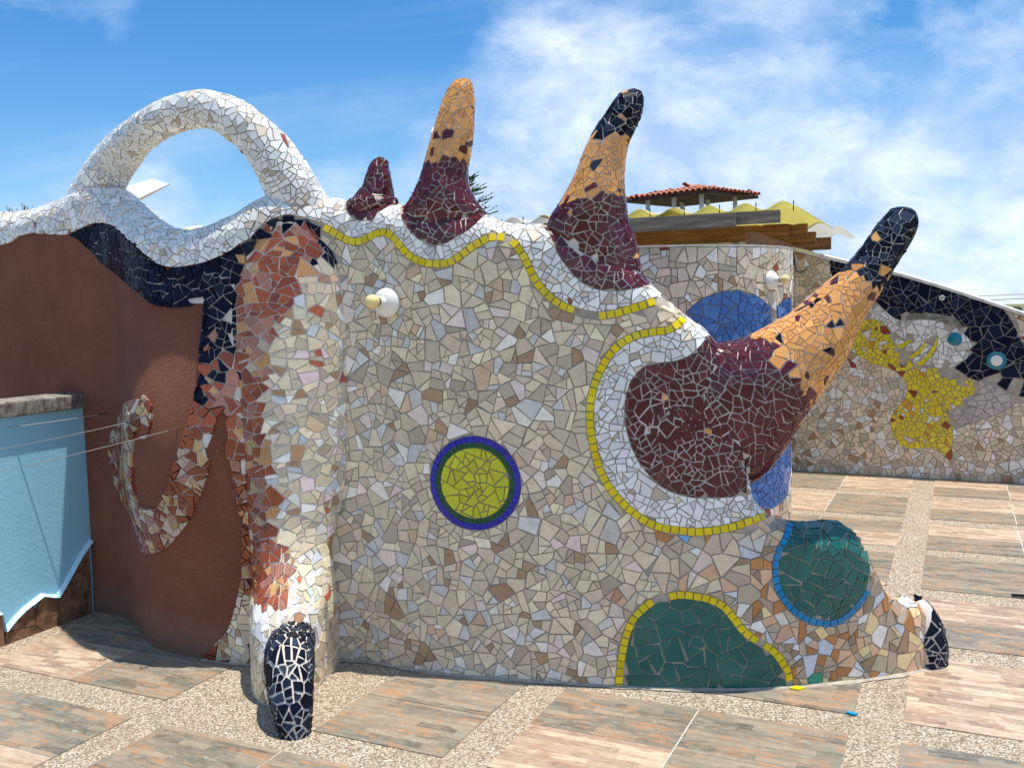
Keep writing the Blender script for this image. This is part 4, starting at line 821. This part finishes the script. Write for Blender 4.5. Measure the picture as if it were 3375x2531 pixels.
# ------------------------------------------------------------------ the fish wall on the right
def rw_pt(u, v):
    u = np.asarray(u, float); v = np.asarray(v, float); bx, by, dx, dy = RW_BASE; return np.stack([bx+dx*u, by+dy*u, v+0*u], -1)
RWT = np.array([(-1.6, 2.15), (-.4, 2.03)]+RW_TOP+[(2.2, 1.22), (3.2, .95)])
def build_fish_wall():
    bx, by, dx, dy = RW_BASE; nx, ny = -dy, dx                               # away from the camera
    if ny < 0: nx, ny = -nx, -ny
    t = thing('fish_wall', (bx+dx, by+dy, 0), 'sloping rear wall with a mosaic of pale and yellow fishes on navy', 'mosaic wall'); THINGS['fish'] = t
    us = np.linspace(-1.6, 3.2, 49); tops = np.interp(us, RWT[:, 0], RWT[:, 1]); vs, fs = [], []
    for u, h in zip(us, tops):
        P = rw_pt(u, 0.); vs += [(P[0], P[1], -.02), (P[0], P[1], h), (P[0]+nx*.16, P[1]+ny*.16, h), (P[0]+nx*.16, P[1]+ny*.16, -.02)]
    for i in range(len(us)-1): fs += [(i*4+j, i*4+4+j, i*4+4+(j+1) % 4, i*4+(j+1) % 4) for j in range(4)]
    fs += [(0, 1, 2, 3), tuple(len(us)*4-4+j for j in (3, 2, 1, 0))]; body = mesh_obj('wall_body', vs, fs, M_GROUT, t)
    # white coping in short lengths
    q = -1.6
    while q < 3.15:
        e = min(3.2, q+random.uniform(.34, .62)); vs = []
        for u in (q+.002, e-.002):
            h = float(np.interp(u, RWT[:, 0], RWT[:, 1])); P = rw_pt(u, 0.)
            for o, z in ((-.016, 0.), (-.018, .024), (.0, .034), (.17, .034), (.17, 0.)): vs.append((P[0]+nx*o, P[1]+ny*o, h+z+.001))
        mesh_obj('coping_stone', vs, [(k, k+5, (k+1) % 5+5, (k+1) % 5) for k in range(5)]+[(4, 3, 2, 1, 0), (5, 6, 7, 8, 9)], M_COPING, t); q = e
    P_ = {'navy': RW_NAVY, 'white': RW_WHITE, 'yellow': RW_YELLOW, 'grey': RW_GREY, 'brow': RW_BROW, 'f1': RW_FIN1, 'f2': RW_FIN2, 'f3': RW_FIN3}
    P_ = {k: smooth_line(list(v)+[v[0]], .01) for k, v in P_.items()}; e1, e2, mk = RW_EYE1[0], RW_EYE2[0], RW_MARK[0]
    ey = [circle(e1, .058), circle(e2, .078)]; mkp = [(mk[0]+.03*math.cos(a), mk[1]+.03*math.sin(a)) for a in (.3, 1.5, 2.7, 3.9, 5.2)]
    red = [(1.72, 1.25), (1.80, 1.10), (1.9, .9), (3.2, .6), (3.2, 1.5), (1.72, 1.45)]
    def classify(P):
        r = np.zeros(len(P), int); r[in_poly(P, red)] = 6; r[in_poly(P, P_['navy'])] = 1; r[in_poly(P, P_['white'])] = 2; r[in_poly(P, P_['grey'])] = 4; r[in_poly(P, P_['yellow'])] = 3
        for k in ('f1', 'f2', 'f3'): r[in_poly(P, P_[k])] = 8
        r[in_poly(P, P_['brow'])] = 5
        return r
    fins = [k for k in ('f1', 'f2', 'f3')]
    b = [dense(q) for q in P_.values()]; bnd = (np.concatenate([q[0] for q in b]), np.concatenate([q[1] for q in b]), np.zeros(sum(len(q[0]) for q in b)))
    S, R, H, out = [], [], [], []; HT = {0: .0026, 1: .0050, 2: .0022, 3: .0018, 4: .0036, 5: .0012, 6: .0024}; HH = {k: 1.8*math.sqrt(v) for k, v in HT.items()}
    for r, h in HH.items():
        g = jitter_grid(-.6, 3.1, 0., 2.05, h); g = g[(classify(g) == r) & (g[:, 1] < np.interp(g[:, 0], RWT[:, 0], RWT[:, 1])-.004)]; S.append(g); R.append(np.full(len(g), r)); H.append(np.full(len(g), h))
    S, R, H = np.vstack(S), np.concatenate(R), np.concatenate(H); sl = (RW_TOP[-1][1]-RW_TOP[0][1])/(RW_TOP[-1][0]-RW_TOP[0][0])
    bits, ks = [], []
    for k, p, raw in cells(S, R, H, np.full(len(S), .0046)):
        tp = float(np.interp(S[k][0], RWT[:, 0], RWT[:, 1])); l = math.hypot(1, sl); p = clip_half(clip_half(p, S[k][0], tp-.004, -sl/l, 1/l), 0, .003, 0, -1)
        b_ = shatter(p, .0046, HT[int(R[k])]); bits += b_; ks += [k]*len(b_)
    if True:
        for piece, k in zip(clip_pieces(bits, R[ks], [.003]*len(ks), classify, bnd, [.6e-4]*len(ks)), ks):
            r = R[k]
            if len(piece) < 3: continue
            if r == 1: kk = ('navy_shard', pick(NAVY), M_DARK)
            elif r == 2: kk = ('white_shard', pick([(70, lin(234, 230, 224)), (30, lin(216, 210, 204))]), M_STONE)
            elif r == 3: kk = ('yellow_shard', pick([(88, lin(226, 204, 48)), (5, lin(220, 216, 206)), (4, lin(214, 150, 50)), (3, lin(150, 70, 40))]), M_GLAZE)
            elif r == 4: kk = ('grey_shard', pick([(1, lin(186, 176, 170))]), M_STONE)
            elif r == 5: kk = ('grey_shard', pick([(2, lin(136, 142, 120)), (1, lin(120, 112, 100))]), M_STONE)
            elif r == 6: kk = ('stone_shard', pick(STONEY if random.random() < .65 else TERRA), M_STONE)
            else: kk = ('stone_shard', pick(STONEY), M_STONE)
            out.append((piece,)+kk)
    for f in (RW_FIN1, RW_FIN2, RW_FIN3):                                  # the three slender fins, each cut into short lengths
        m = len(f)//2; c = np.array(f); ax = c[m]-c[0]; ax = ax/np.linalg.norm(ax)
        lo, hi = float((c@ax).min()), float((c@ax).max()); n_ = 4
        for q in range(n_):
            a0, a1 = lo+(hi-lo)*q/n_+.002, lo+(hi-lo)*(q+1)/n_-.002; pc = clip_half(clip_half([tuple(v) for v in f], *(ax*a1), *ax), *(ax*a0), *(-ax))
            if len(pc) >= 3: out.append((pc, 'yellow_shard', pick(YELLOW), M_GLAZE))
    lay(out, rw_pt, 'fish', body, .006)
    n = Vector((-nx, -ny, 0))
    def disc(name, c, prof, mat, par): bm = bmesh.new(); P = rw_pt(c[0], c[1]); add_lathe(bm, prof, P, n, 32); return bm_obj(name, bm, mat, par)
    disc('fish_eye', e1, [(.055, .0), (.055, .010), (.045, .018), (.025, .028), (.0, .031)], M_TEAL, t)
    o = disc('fish_eye', e2, [(.074, .0), (.074, .011), (.046, .012), (.046, .0)], M_TEAL, t); disc('eye_white', e2, [(.044, .0), (.044, .013), (.03, .018), (0, .020)], M_WHITE_PL, o)
    o = mesh_obj('lettered_tile', [tuple(rw_pt(q[0], q[1])+np.array(n)*.0105) for q in [(mk[0]+.026*math.cos(a), mk[1]+.026*math.sin(a)) for a in (.3, 1.5, 2.7, 3.9, 5.2)]], [(0, 1, 2, 3, 4)], M_WHITE_PL, t)
    bm = bmesh.new(); U = Vector((dx, dy, 0))
    def stroke(x0, y0, x1, y1):
        a = Vector(rw_pt(mk[0]+x0*.001, mk[1]+y0*.001))+n*.0115; b_ = Vector(rw_pt(mk[0]+x1*.001, mk[1]+y1*.001))+n*.0115; d = (b_-a); w = d.cross(n).normalized()*.0011; bm.faces.new([bm.verts.new(v) for v in (a-w, b_-w, b_+w, a+w)])
    for s in ((-12, -11, -12, 11), (-12, 11, -4, 11), (-12, 0, -4, 0), (-12, -11, -4, -11), (-4, 11, -1, 6), (-1, 6, -4, 0), (-4, 0, -1, -6), (-1, -6, -4, -11), (3, -11, 3, 11), (12, -11, 12, 11), (3, 0, 12, 0)): stroke(*s)
    bm_obj('lettering', bm, M_BLACK, o)
build_fish_wall()
# ------------------------------------------------------------------ the pale blue yard wall on the left
def build_blue_wall():
    c0 = Vector((-2.134, 4.747, 0)); d = Vector((-.219, -.481, 0)).normalized(); n = Vector((-d.y, d.x, 0))
    if n.x < 0: n = -n                                                    # face towards the yard (right)
    t = thing('blue_yard_wall', c0+d*.8, 'low pale blue rendered wall with a weathered concrete top, meeting the brown flank', 'wall')
    L = 2.6; H = 1.035; st = c0-d*.10; bm = bmesh.new(); nx_, nz_ = 52, 22; g = {}
    add_box(bm, st+d*L*.5-n*.08+Z3*(H*.5-.01), d*L*.5, n*.08, Z3*(H*.5+.01)); bm_obj('wall_body', bm, M_BLUEW, t)
    bm = bmesh.new(); add_box(bm, st+d*(L*.5)-n*.075+Z3*(H+.036), d*(L*.5), n*.105, Z3*.035, .008); bm_obj('coping', bm, M_CONC, t)
    # flagstones along the foot, each one its own slab with a ragged top edge
    outl = [[(.02, 0), (.02, .345), (.07, .30), (.155, .20), (.215, .135), (.222, 0)], [(.226, 0), (.219, .13), (.25, .145), (.30, .165), (.345, .105), (.35, .04), (.30, 0)], [(.305, 0), (.354, .036), (.43, .05), (.505, .055), (.51, 0)], [(.352, .042), (.35, .15), (.40, .128), (.45, .10), (.505, .058), (.43, .054)], [(.515, 0), (.52, .145), (.565, .150), (.57, 0)], [(.575, 0), (.57, .09), (.62, .105), (.70, .12), (.78, .08), (.80, 0)], [(.805, 0), (.79, .085), (.86, .15), (.98, .13), (1.0, 0)], [(1.005, 0), (1.0, .12), (1.1, .10), (1.22, .14), (1.25, 0)]]
    top = [(.0, .36), (.02, .345), (.07, .30), (.155, .20), (.215, .135), (.25, .145), (.30, .165), (.40, .128), (.45, .10), (.505, .058), (.52, .145), (.565, .150), (.575, .09), (.62, .105), (.70, .12), (.78, .08), (.86, .15), (.98, .13), (1.1, .10), (1.22, .14)]
    for o in outl:
        m = len(o); th = random.uniform(.012, .020); f = [c0+d*(x-.0)+n*th+Z3*z for x, z in o]; b = [c0+d*x-n*.005+Z3*z for x, z in o]
        bm = bmesh.new(); V = [bm.verts.new(q) for q in f]+[bm.verts.new(q) for q in b]; bm.faces.new(V[:m]); [bm.faces.new((V[k], V[k+m], V[(k+1) % m+m], V[(k+1) % m])) for k in range(m)]; bm_obj('skirting_stone', bm, M_STONE_SK, t)
    bm = bmesh.new()
    for (x0, z0), (x1, z1) in zip(top, top[1:]):
        q = [c0+d*x0+n*.026+Z3*(z0+.002), c0+d*x1+n*.026+Z3*(z1+.002), c0+d*x1+n*.0+Z3*(z1+.016), c0+d*x0+n*.0+Z3*(z0+.016)]; w = [c0+d*x0-n*.003+Z3*(z0+.001), c0+d*x1-n*.003+Z3*(z1+.001)]
        bm.faces.new([bm.verts.new(v) for v in q]); bm.faces.new([bm.verts.new(v) for v in (q[0], w[0], w[1], q[1])])
    bmesh.ops.remove_doubles(bm, verts=bm.verts, dist=1e-4); bm_obj('mortar_fillet', bm, M_LEDGE, t)
build_blue_wall()
# ------------------------------------------------------------------ lamps, hooks, washing lines
def lamp(base, n, label):
    n = Vector(n).normalized(); t = thing('wall_lamp', base, label, 'lamp', 'bare bulb wall lamps')
    bm = bmesh.new(); add_lathe(bm, [(0, 0), (.060, 0), (.0615, .004), (.060, .012), (.052, .024), (.038, .034), (.026, .039), (.0, .041)], base, n, 40); bm_obj('canopy', bm, M_WHITE_PL, t, smooth=True)
    bm = bmesh.new(); add_lathe(bm, [(.0, .036), (.0215, .036), (.0215, .066), (.019, .068), (0, .068)], base, n, 28); s = bm_obj('socket', bm, M_WHITE_PL, t)
    bm = bmesh.new(); add_lathe(bm, [(.0165, .068), (.0165, .073)], base, n, 24); bm_obj('socket_ring', bm, M_BLACK, s)
    bm = bmesh.new(); add_lathe(bm, [(0, .070), (.015, .070), (.0165, .080)]+[(.0285*math.sin(a), .106-.0285*math.cos(a)) for a in np.linspace(.62, math.pi, 14)], base, n, 32); bm_obj('bulb', bm, M_BULB, t, smooth=True)
ls, lv = LAMP[0]; nb = norm_at(np.array([ls]))[0]; lamp(tuple(wall_pt(ls, lv)+np.array([nb[0], nb[1], 0])*.007), (nb[0], nb[1], .04), 'bare cream bulb on a white canopy fixed to the beige face below the small horn')
u, v = CYL_LAMP[0]; a = ANG0+u/CR; lamp(tuple(cyl_pt(u, v)+np.array([math.cos(a), math.sin(a), 0])*.008), (math.cos(a), math.sin(a), .03), 'bare cream bulb on a white canopy fixed to the round tower')
def build_tower_hook():
    a = ANG0+1.33/CR; c = Vector(cyl_pt(1.33, 1.80)); n = Vector((math.cos(a), math.sin(a), 0)); t = thing('wall_hook', c, 'black iron hook at the edge of the round tower', 'hook')
    bm = bmesh.new(); add_box(bm, c+n*.008, n*.008, Vector((-n.y, n.x, 0))*.012, Z3*.03); bm_obj('plate', bm, M_BLACK, t)
    bm = bmesh.new(); add_tube(bm, [c+n*.015+Z3*.02, c+n*.02-Z3*.05, c+n*.03-Z3*.09, c+n*.06-Z3*.105, c+n*.09-Z3*.085, c+n*.105-Z3*.065], .005, 8); bm_obj('prong', bm, M_BLACK, t, smooth=True)
build_tower_hook()
def build_lines():
    ends = [(Vector(LINE_END[0]), 'uppermost'), (Vector(LINE_END[1]), 'middle'), (Vector(LINE_END[2]), 'lowest')]
    for (hs, hv), (e, w), sag in zip(HOOKS, ends, (.012, .02, .02)):
        p = Vector(wall_pt(hs, hv)); n = Vector((*norm_at(np.array([hs]))[0], 0)); off = .012; q = p+n*(off+.03)
        h = thing('eye_bolt', p, {'uppermost': 'rusty hook in the brown stucco right above the blue wall corner', 'middle': 'dark ring bolt on the curled tail tip', 'lowest': 'rusty hook beside the terracotta tail'}[w], 'hook', 'washing line hooks')
        bm = bmesh.new(); add_tube(bm, [p-n*.005, p+n*(off+.012)], .0035, 8); bm_obj('shank', bm, M_RUST, h)
        bm = bmesh.new(); c = p+n*(off+.024); s_ = Vector((-n.y, n.x, 0)); add_tube(bm, [c+(n*math.cos(k)+s_*math.sin(k))*.012 for k in np.linspace(0, 2*math.pi, 15)], .003, 6, False); bm_obj('ring', bm, M_BLACK if w == 'middle' else M_RUST, h, smooth=True)
        pts = [q.lerp(e, k/16)-Z3*sag*4*(k/16)*(1-k/16) for k in range(17)]; bm = bmesh.new(); add_tube(bm, pts, .0016, 6)
        l = bm_obj('washing_line', bm, M_WIRE); tag(l, '%s of the three thin wires strung across the blue wall' % w, 'wire', 'washing lines', 'thing')
build_lines()
# ------------------------------------------------------------------ pergola with corrugated roof
def build_pergola():
    O = Vector((1.927, 6.9, 0)); t = thing('pergola', O+B3*1.3-A3*.228, 'timber pergola with a wavy yellow and milky plastic roof behind the tower', 'pergola')
    def beam(t_, a0, a1, z0, z1, mat, th=.03, name='beam'):
        c = O+B3*t_+A3*(a0+a1)*.5; me = bpy.data.meshes.new(name); bm = bmesh.new(); add_box(bm, (0, 0, 0), ((a1-a0)*.5, 0, 0), (0, th, 0), (0, 0, (z1-z0)*.5), .004); bmesh.ops.recalc_face_normals(bm, faces=bm.faces); bm.to_mesh(me); bm.free(); me.materials.append(mat)
        o = bpy.data.objects.new(name, me); link(o, t, c+Z3*(z0+z1)*.5); o.rotation_euler = (0, 0, YAW); return o
    beam(-.07, -2.9, -.298, 2.040, 2.142, M_WOOD_G); beam(.0, -2.6, .0, 2.062, 2.150, M_WOOD_G)
    beam(1.30, -3.2, -.14, 2.020, 2.150, M_WOOD_B); beam(1.37, -3.2, .0, 2.045, 2.150, M_WOOD_B); beam(1.9, -3.2, .0, 2.000, 2.115, M_WOOD_B); beam(2.84, -3.3, .02, 2.000, 2.120, M_WOOD_B)
    for a in (-.25, -1.7, -3.0):
        c = O+B3*1.62+A3*a; bm = bmesh.new(); add_box(bm, c+Z3*.995, A3*.045, B3*.045, Z3*1.005); bm_obj('post', bm, M_WOOD_B, t)
    for a in (-.20, -1.65, -2.9):                                          # rafters along the ribs
        c = O+B3*1.5+A3*a; bm = bmesh.new(); add_box(bm, c+Z3*1.955, A3*.03, B3*1.55, Z3*.045); bm_obj('cross_beam', bm, M_WOOD_B, t)
    lam = .262; zb = 2.182
    def sheet(a0, a1, b0, b1, mat, dz=0.):
        na = int((a1-a0)/lam*12); vs, fs = [], []
        for j in range(9):
            b = b0+(b1-b0)*j/8
            for i in range(na+1):
                a = a0+(a1-a0)*i/na; P = O+A3*a+B3*b; vs.append((P.x, P.y, zb+dz+.027*math.cos(2*math.pi*a/lam-.6)-.006*(b-b0)))
        for j in range(8):
            for i in range(na): fs.append((j*(na+1)+i, j*(na+1)+i+1, (j+1)*(na+1)+i+1, (j+1)*(na+1)+i))
        o = mesh_obj('roof_sheet', vs, fs, mat, t, smooth=True); m = o.modifiers.new('thickness', 'SOLIDIFY'); m.thickness = .004; return o
    Y, W = M_SHEET_Y, M_SHEET_W
    for k, (a0, a1, m) in enumerate([(-.90, .14, Y), (-1.84, -.80, Y), (-2.8, -1.78, W), (-3.8, -2.72, W)]):
        sheet(a0, a1, -.05, 1.95, m, .004*(k % 2))
    for k, (a0, a1, m) in enumerate([(-.95, .20, W), (-1.95, -.9, W), (-2.95, -1.9, W)]): sheet(a0, a1, 1.85, 3.35, m, -.012+.004*(k % 2))
    for a in np.arange(-3.6, .1, lam):                                     # roofing nails through the crests
        if a < -3.2: continue
        P = O+A3*(a+lam*.0955)+B3*.0; bm = bmesh.new(); add_tube(bm, [P+Z3*2.14, P+Z3*(zb+.030)], .004, 6); bm_obj('roof_bolt', bm, M_BLACK, t)
build_pergola()
# ------------------------------------------------------------------ tile-roofed gazebo farther off
def build_gazebo():
    c = Vector((3.716, 18, 0)); l = Vector((-1.377, 1.5, 0)); r = Vector((.737, .676, 0))*1.62; ez = 3.60; ap = c+(l+r)*.5+Z3*(ez+.17); t = thing('gazebo', c+(l+r)*.5, 'open gazebo with a red clay tile hip roof rising behind the pergola', 'gazebo')
    co = [c, c+l, c+l+r, c+r]; K = [p+Z3*ez for p in co]
    bm = bmesh.new(); V = [bm.verts.new(p-Z3*.02) for p in K]; a = bm.verts.new(ap-Z3*.02); [bm.faces.new((V[i], V[(i+1) % 4], a)) for i in range(4)]; U = [bm.verts.new(p-Z3*.07) for p in K]; [bm.faces.new((V[i], U[i], U[(i+1) % 4], V[(i+1) % 4])) for i in range(4)]; a2 = bm.verts.new(ap-Z3*.09); [bm.faces.new((U[(i+1) % 4], U[i], a2)) for i in range(4)]; roof = bm_obj('roof', bm, M_DARKWOOD, t)
    # one half-round tile, shared
    me = bpy.data.meshes.new('roof_tile'); vs, fs = [], []; n = 6; Lt = .30; w = .062
    for y in (0, Lt):
        for k in range(n+1): q = math.pi*k/n; ww = w*(1-.12*y/Lt); vs.append((-ww*math.cos(q), y, ww*math.sin(q)*.8))
    fs = [(k, k+1, n+2+k, n+1+k) for k in range(n)]; me.from_pydata(vs, [], fs); me.materials.append(M_ROOF); me.update(); dm = None
    for i in range(4):
        p0, p1 = K[i], K[(i+1) % 4]; e = (p1-p0); Le = e.length; e.normalize(); mid = (p0+p1)/2; up = (ap-mid); Lu = up.length; up.normalize(); nn = e.cross(up).normalized()
        if nn.z < 0: nn = -nn
        ey = up; ex = ey.cross(nn).normalized(); cols = int(Le/.135)
        for k in range(cols):
            x = (k+.5)*Le/cols; hmax = Lu*(1-abs(2*x/Le-1)); y = -.05; m = 0
            while y < hmax-.06:
                o = bpy.data.objects.new('roof_tile', me); COL.objects.link(o); o.parent = roof; P = p0+e*x+up*y+nn*(.004+.012*(m % 2)); o.matrix_parent_inverse = Matrix.Identity(4)
                Mx = Matrix(((ex.x, ey.x, nn.x, P.x), (ex.y, ey.y, nn.y, P.y), (ex.z, ey.z, nn.z, P.z), (0, 0, 0, 1))); o.matrix_local = Mx; y += .27; m += 1
    for i in range(4):
        bm = bmesh.new(); add_tube(bm, [K[i]+Z3*.02, ap+Z3*.02], .035, 8); bm_obj('hip_ridge', bm, M_ROOF, roof)
    for q in ((.18, .16), (.82, .16), (.18, .84), (.82, .84), (.5, .16), (.5, .84)):
        P = c+l*q[0]+r*q[1]; bm = bmesh.new(); add_tube(bm, [P+Z3*2.0, P+Z3*(ez+.02)], .045, 10); bm_obj('post', bm, M_GREY_PAINT, t)
    bm = bmesh.new(); add_box(bm, c+(l+r)*.5+Z3*(-11.5), l*.62, r*.62, Z3*13.5); bm_obj('base_block', bm, M_CREAM_WALL, t)
build_gazebo()
# ------------------------------------------------------------------ small things
def build_wing():
    q = [(-2.526, 6.5, 2.37), (-2.415, 6.5, 2.402), (-2.297, 6.5, 2.366), (-2.466, 6.5, 2.26)]; b = Vector((-2.85, 6.5, 0)); t = thing('white_fin', b, 'white tapered fin showing through the hole of the arch', 'fin')
    bm = bmesh.new(); pr = [(-2.86, 2.05), (-2.92, 2.24), (-2.62, 2.34), (-2.415, 2.402), (-2.297, 2.366), (-2.466, 2.262)]; V = [[bm.verts.new((x, 6.5+o+(.10 if z > 2.3 else 0), z)) for x, z in pr] for o in (-.010, .014)]
    bm.faces.new(V[0]); bm.faces.new(V[1][::-1]); [bm.faces.new((V[0][k], V[0][(k+1) % 6], V[1][(k+1) % 6], V[1][k])) for k in range(6)]; bm_obj('blade', bm, M_WHITE_PAINT, t)
    bm = bmesh.new(); add_tube(bm, [(-2.85, 6.5, 0), (-2.85, 6.52, 2.12)], .03, 10); bm_obj('mast', bm, M_WHITE_PAINT, t)
    t = thing('cream_pillar', (-1.93, 6, 0), 'cream domed pillar top peeping over the dip under the arch', 'pillar'); bm = bmesh.new(); add_lathe(bm, [(.10, 0), (.10, 1.93), (.125, 1.95), (.125, 1.985), (.10, 2.01), (.05, 2.024), (0, 2.027)], (-1.915, 6, 0), (0, 0, 1), 24); bm_obj('shaft', bm, M_CREAM_WALL, t)
build_wing()
def leafspray(bm, p, d, L, n, wid):
    d = d.normalized(); s = d.cross(Z3).normalized()
    for k in range(n):
        f = (k+.5)/n; o = p+d*L*f
        for sg in (-1, 1):
            q = (d*.8+s*sg*.9+Z3*random.uniform(-.1, .5)).normalized(); l = L*.36*(1.05-f*.6)*random.uniform(.8, 1.15); w = q.cross(Z3+s*.3).normalized()*wid
            bm.faces.new([bm.verts.new(v) for v in (o, o+q*l*.45+w, o+q*l, o+q*l*.45-w)])
    q = d; w = s*wid; bm.faces.new([bm.verts.new(v) for v in (p+d*L*.85, p+d*L+w, p+d*L*1.25, p+d*L-w)])
def build_tree():
    b = Vector((-.53, 9, 0)); t = thing('pine_tree', b, 'young dark green conifer peeking out behind the tall ochre horn', 'tree'); bm = bmesh.new(); add_tube(bm, [b, b+Z3*1.4, b+Vector((.01, 0, 2.75))], [.05, .035, .008], 8); bm_obj('trunk', bm, M_BARK, t)
    bm = bmesh.new(); rr = random.Random(5)
    for z, R_, ph in [(2.72, .14, .2), (2.63, .28, .0), (2.60, .26, .5), (2.50, .36, .05), (2.47, .34, .3), (2.38, .42, -.1), (2.25, .48, .2), (2.1, .52, .0), (1.9, .56, .4)]:
        for k in range(7):
            a = ph+k*2*math.pi/7; d = Vector((math.cos(a), math.sin(a), .32)); add_tube(bm, [b+Z3*z, b+Z3*z+d*R_*.9], .006, 5); leafspray(bm, b+Z3*z+d*R_*.30, d, R_*.62, 9, .011); leafspray(bm, b+Z3*z+d*R_*.5, d+Vector((0, 0, .25)), R_*.45, 6, .010)
    bm_obj('crown', bm, M_LEAF, t)
    b = Vector((-3.0, 5.95, 0)); t = thing('shrub', b, 'thin twigs of a shrub above the white crest at the far left', 'shrub'); bm = bmesh.new(); bl = bmesh.new()
    for x, h in ((-.06, 2.15), (.0, 2.13), (.035, 2.165), (.10, 2.14)):
        p = b+Vector((x, 0, h)); add_tube(bm, [b+Vector((x*.3, 0, 0)), b+Vector((x*.8, 0, h-.12)), p], [.012, .006, .003], 6)
        for k in range(3): add_tube(bm, [p-Z3*(.03+.02*k), p+Vector((.02*(1 if k % 2 else -1), 0, .01-.02*k))], .002, 5); leafspray(bl, p-Z3*.02*k, Vector((.5*(1 if k % 2 else -1), 0, .6)), .025, 2, .004)
    bm_obj('stems', bm, M_BARK, t); bm_obj('leaves', bl, M_LEAF, t)
    b = Vector((315.3, 600, -25)); t = thing('distant_tree', b, 'dark rounded tree on the skyline at the far right', 'tree'); bm = bmesh.new(); add_tube(bm, [b, b+Z3*17], [.6, .3], 8); bm_obj('trunk', bm, M_BARK, t); bm = bmesh.new()
    for k in range(420):
        v = Vector((random.gauss(0, 1), random.gauss(0, 1), random.gauss(0, 1))).normalized()*random.uniform(.3, 1)**.5; p = b+Z3*18+Vector((v.x*3.6, v.y*3.6, v.z*3.3*(1 if v.z > 0 else .7))); q = Vector((random.gauss(0, 1), random.gauss(0, 1), random.gauss(0, 1))).normalized(); w = q.orthogonal().normalized()
        bm.faces.new([bm.verts.new(p+x) for x in (q*.7, w*.5, -q*.7, -w*.5)])
    bm_obj('crown', bm, M_LEAF, t)
build_tree()
for (a, b, w) in (((18.489, 40, 1.572), (21.889, 40, 1.652), 'upper'), ((18.489, 40, 1.372), (21.894, 40, 1.476), 'lower')):
    a, b = Vector(a), Vector(b); d = (b-a); bm = bmesh.new(); add_tube(bm, [a-d*1.5, a, b, b+d*2], .016, 6); tag(bm_obj('power_line', bm, M_WIRE), '%s of the two power lines over the fish wall' % w, 'wire', 'power lines', 'thing')
def chip(name, c, pts, h, mat, col, label, cat):
    m = len(pts); vs = [(c[0]+x, c[1]+y, .0045+h) for x, y in pts]+[(c[0]+x, c[1]+y, .004) for x, y in pts]
    tag(mesh_obj(name, vs, [tuple(range(m))]+[(k, k+m, (k+1) % m+m, (k+1) % m) for k in range(m)], mat, cols=[col]*(2*m)), label, cat, None, 'thing')
chip('loose_tile', (1.084, 3.612), [(-.030, -.002), (.002, -.020), (.032, .0), (.0, .020)], .007, M_GLAZE, lin(236, 214, 20), 'loose yellow tile lying on the floor at the foot of the wall', 'tile')
chip('loose_tile', (1.215, 3.378), [(-.020, .008), (.002, -.014), (.019, -.008), (-.002, .012)], .006, M_GLAZE, lin(20, 160, 210), 'loose turquoise tile chip lying on the pebble strip', 'tile')
def scrap():
    c = Vector((2.53, 4.72, .006)); d = Vector((.95, -.3, 0)).normalized(); s = Vector((-d.y, d.x, 0)); bm = bmesh.new(); add_box(bm, c+Z3*.006, d*.035, s*.006, Z3*.004)
    for k in range(7): add_box(bm, c+d*(-.031+.010*k)-s*.014+Z3*.004, d*.0022, s*.010, Z3*.003)
    tag(bm_obj('black_scrap', bm, M_BLACK), 'small black comb-like scrap on the floor at the right edge', 'scrap', None, 'thing')
scrap()
flush_shards()
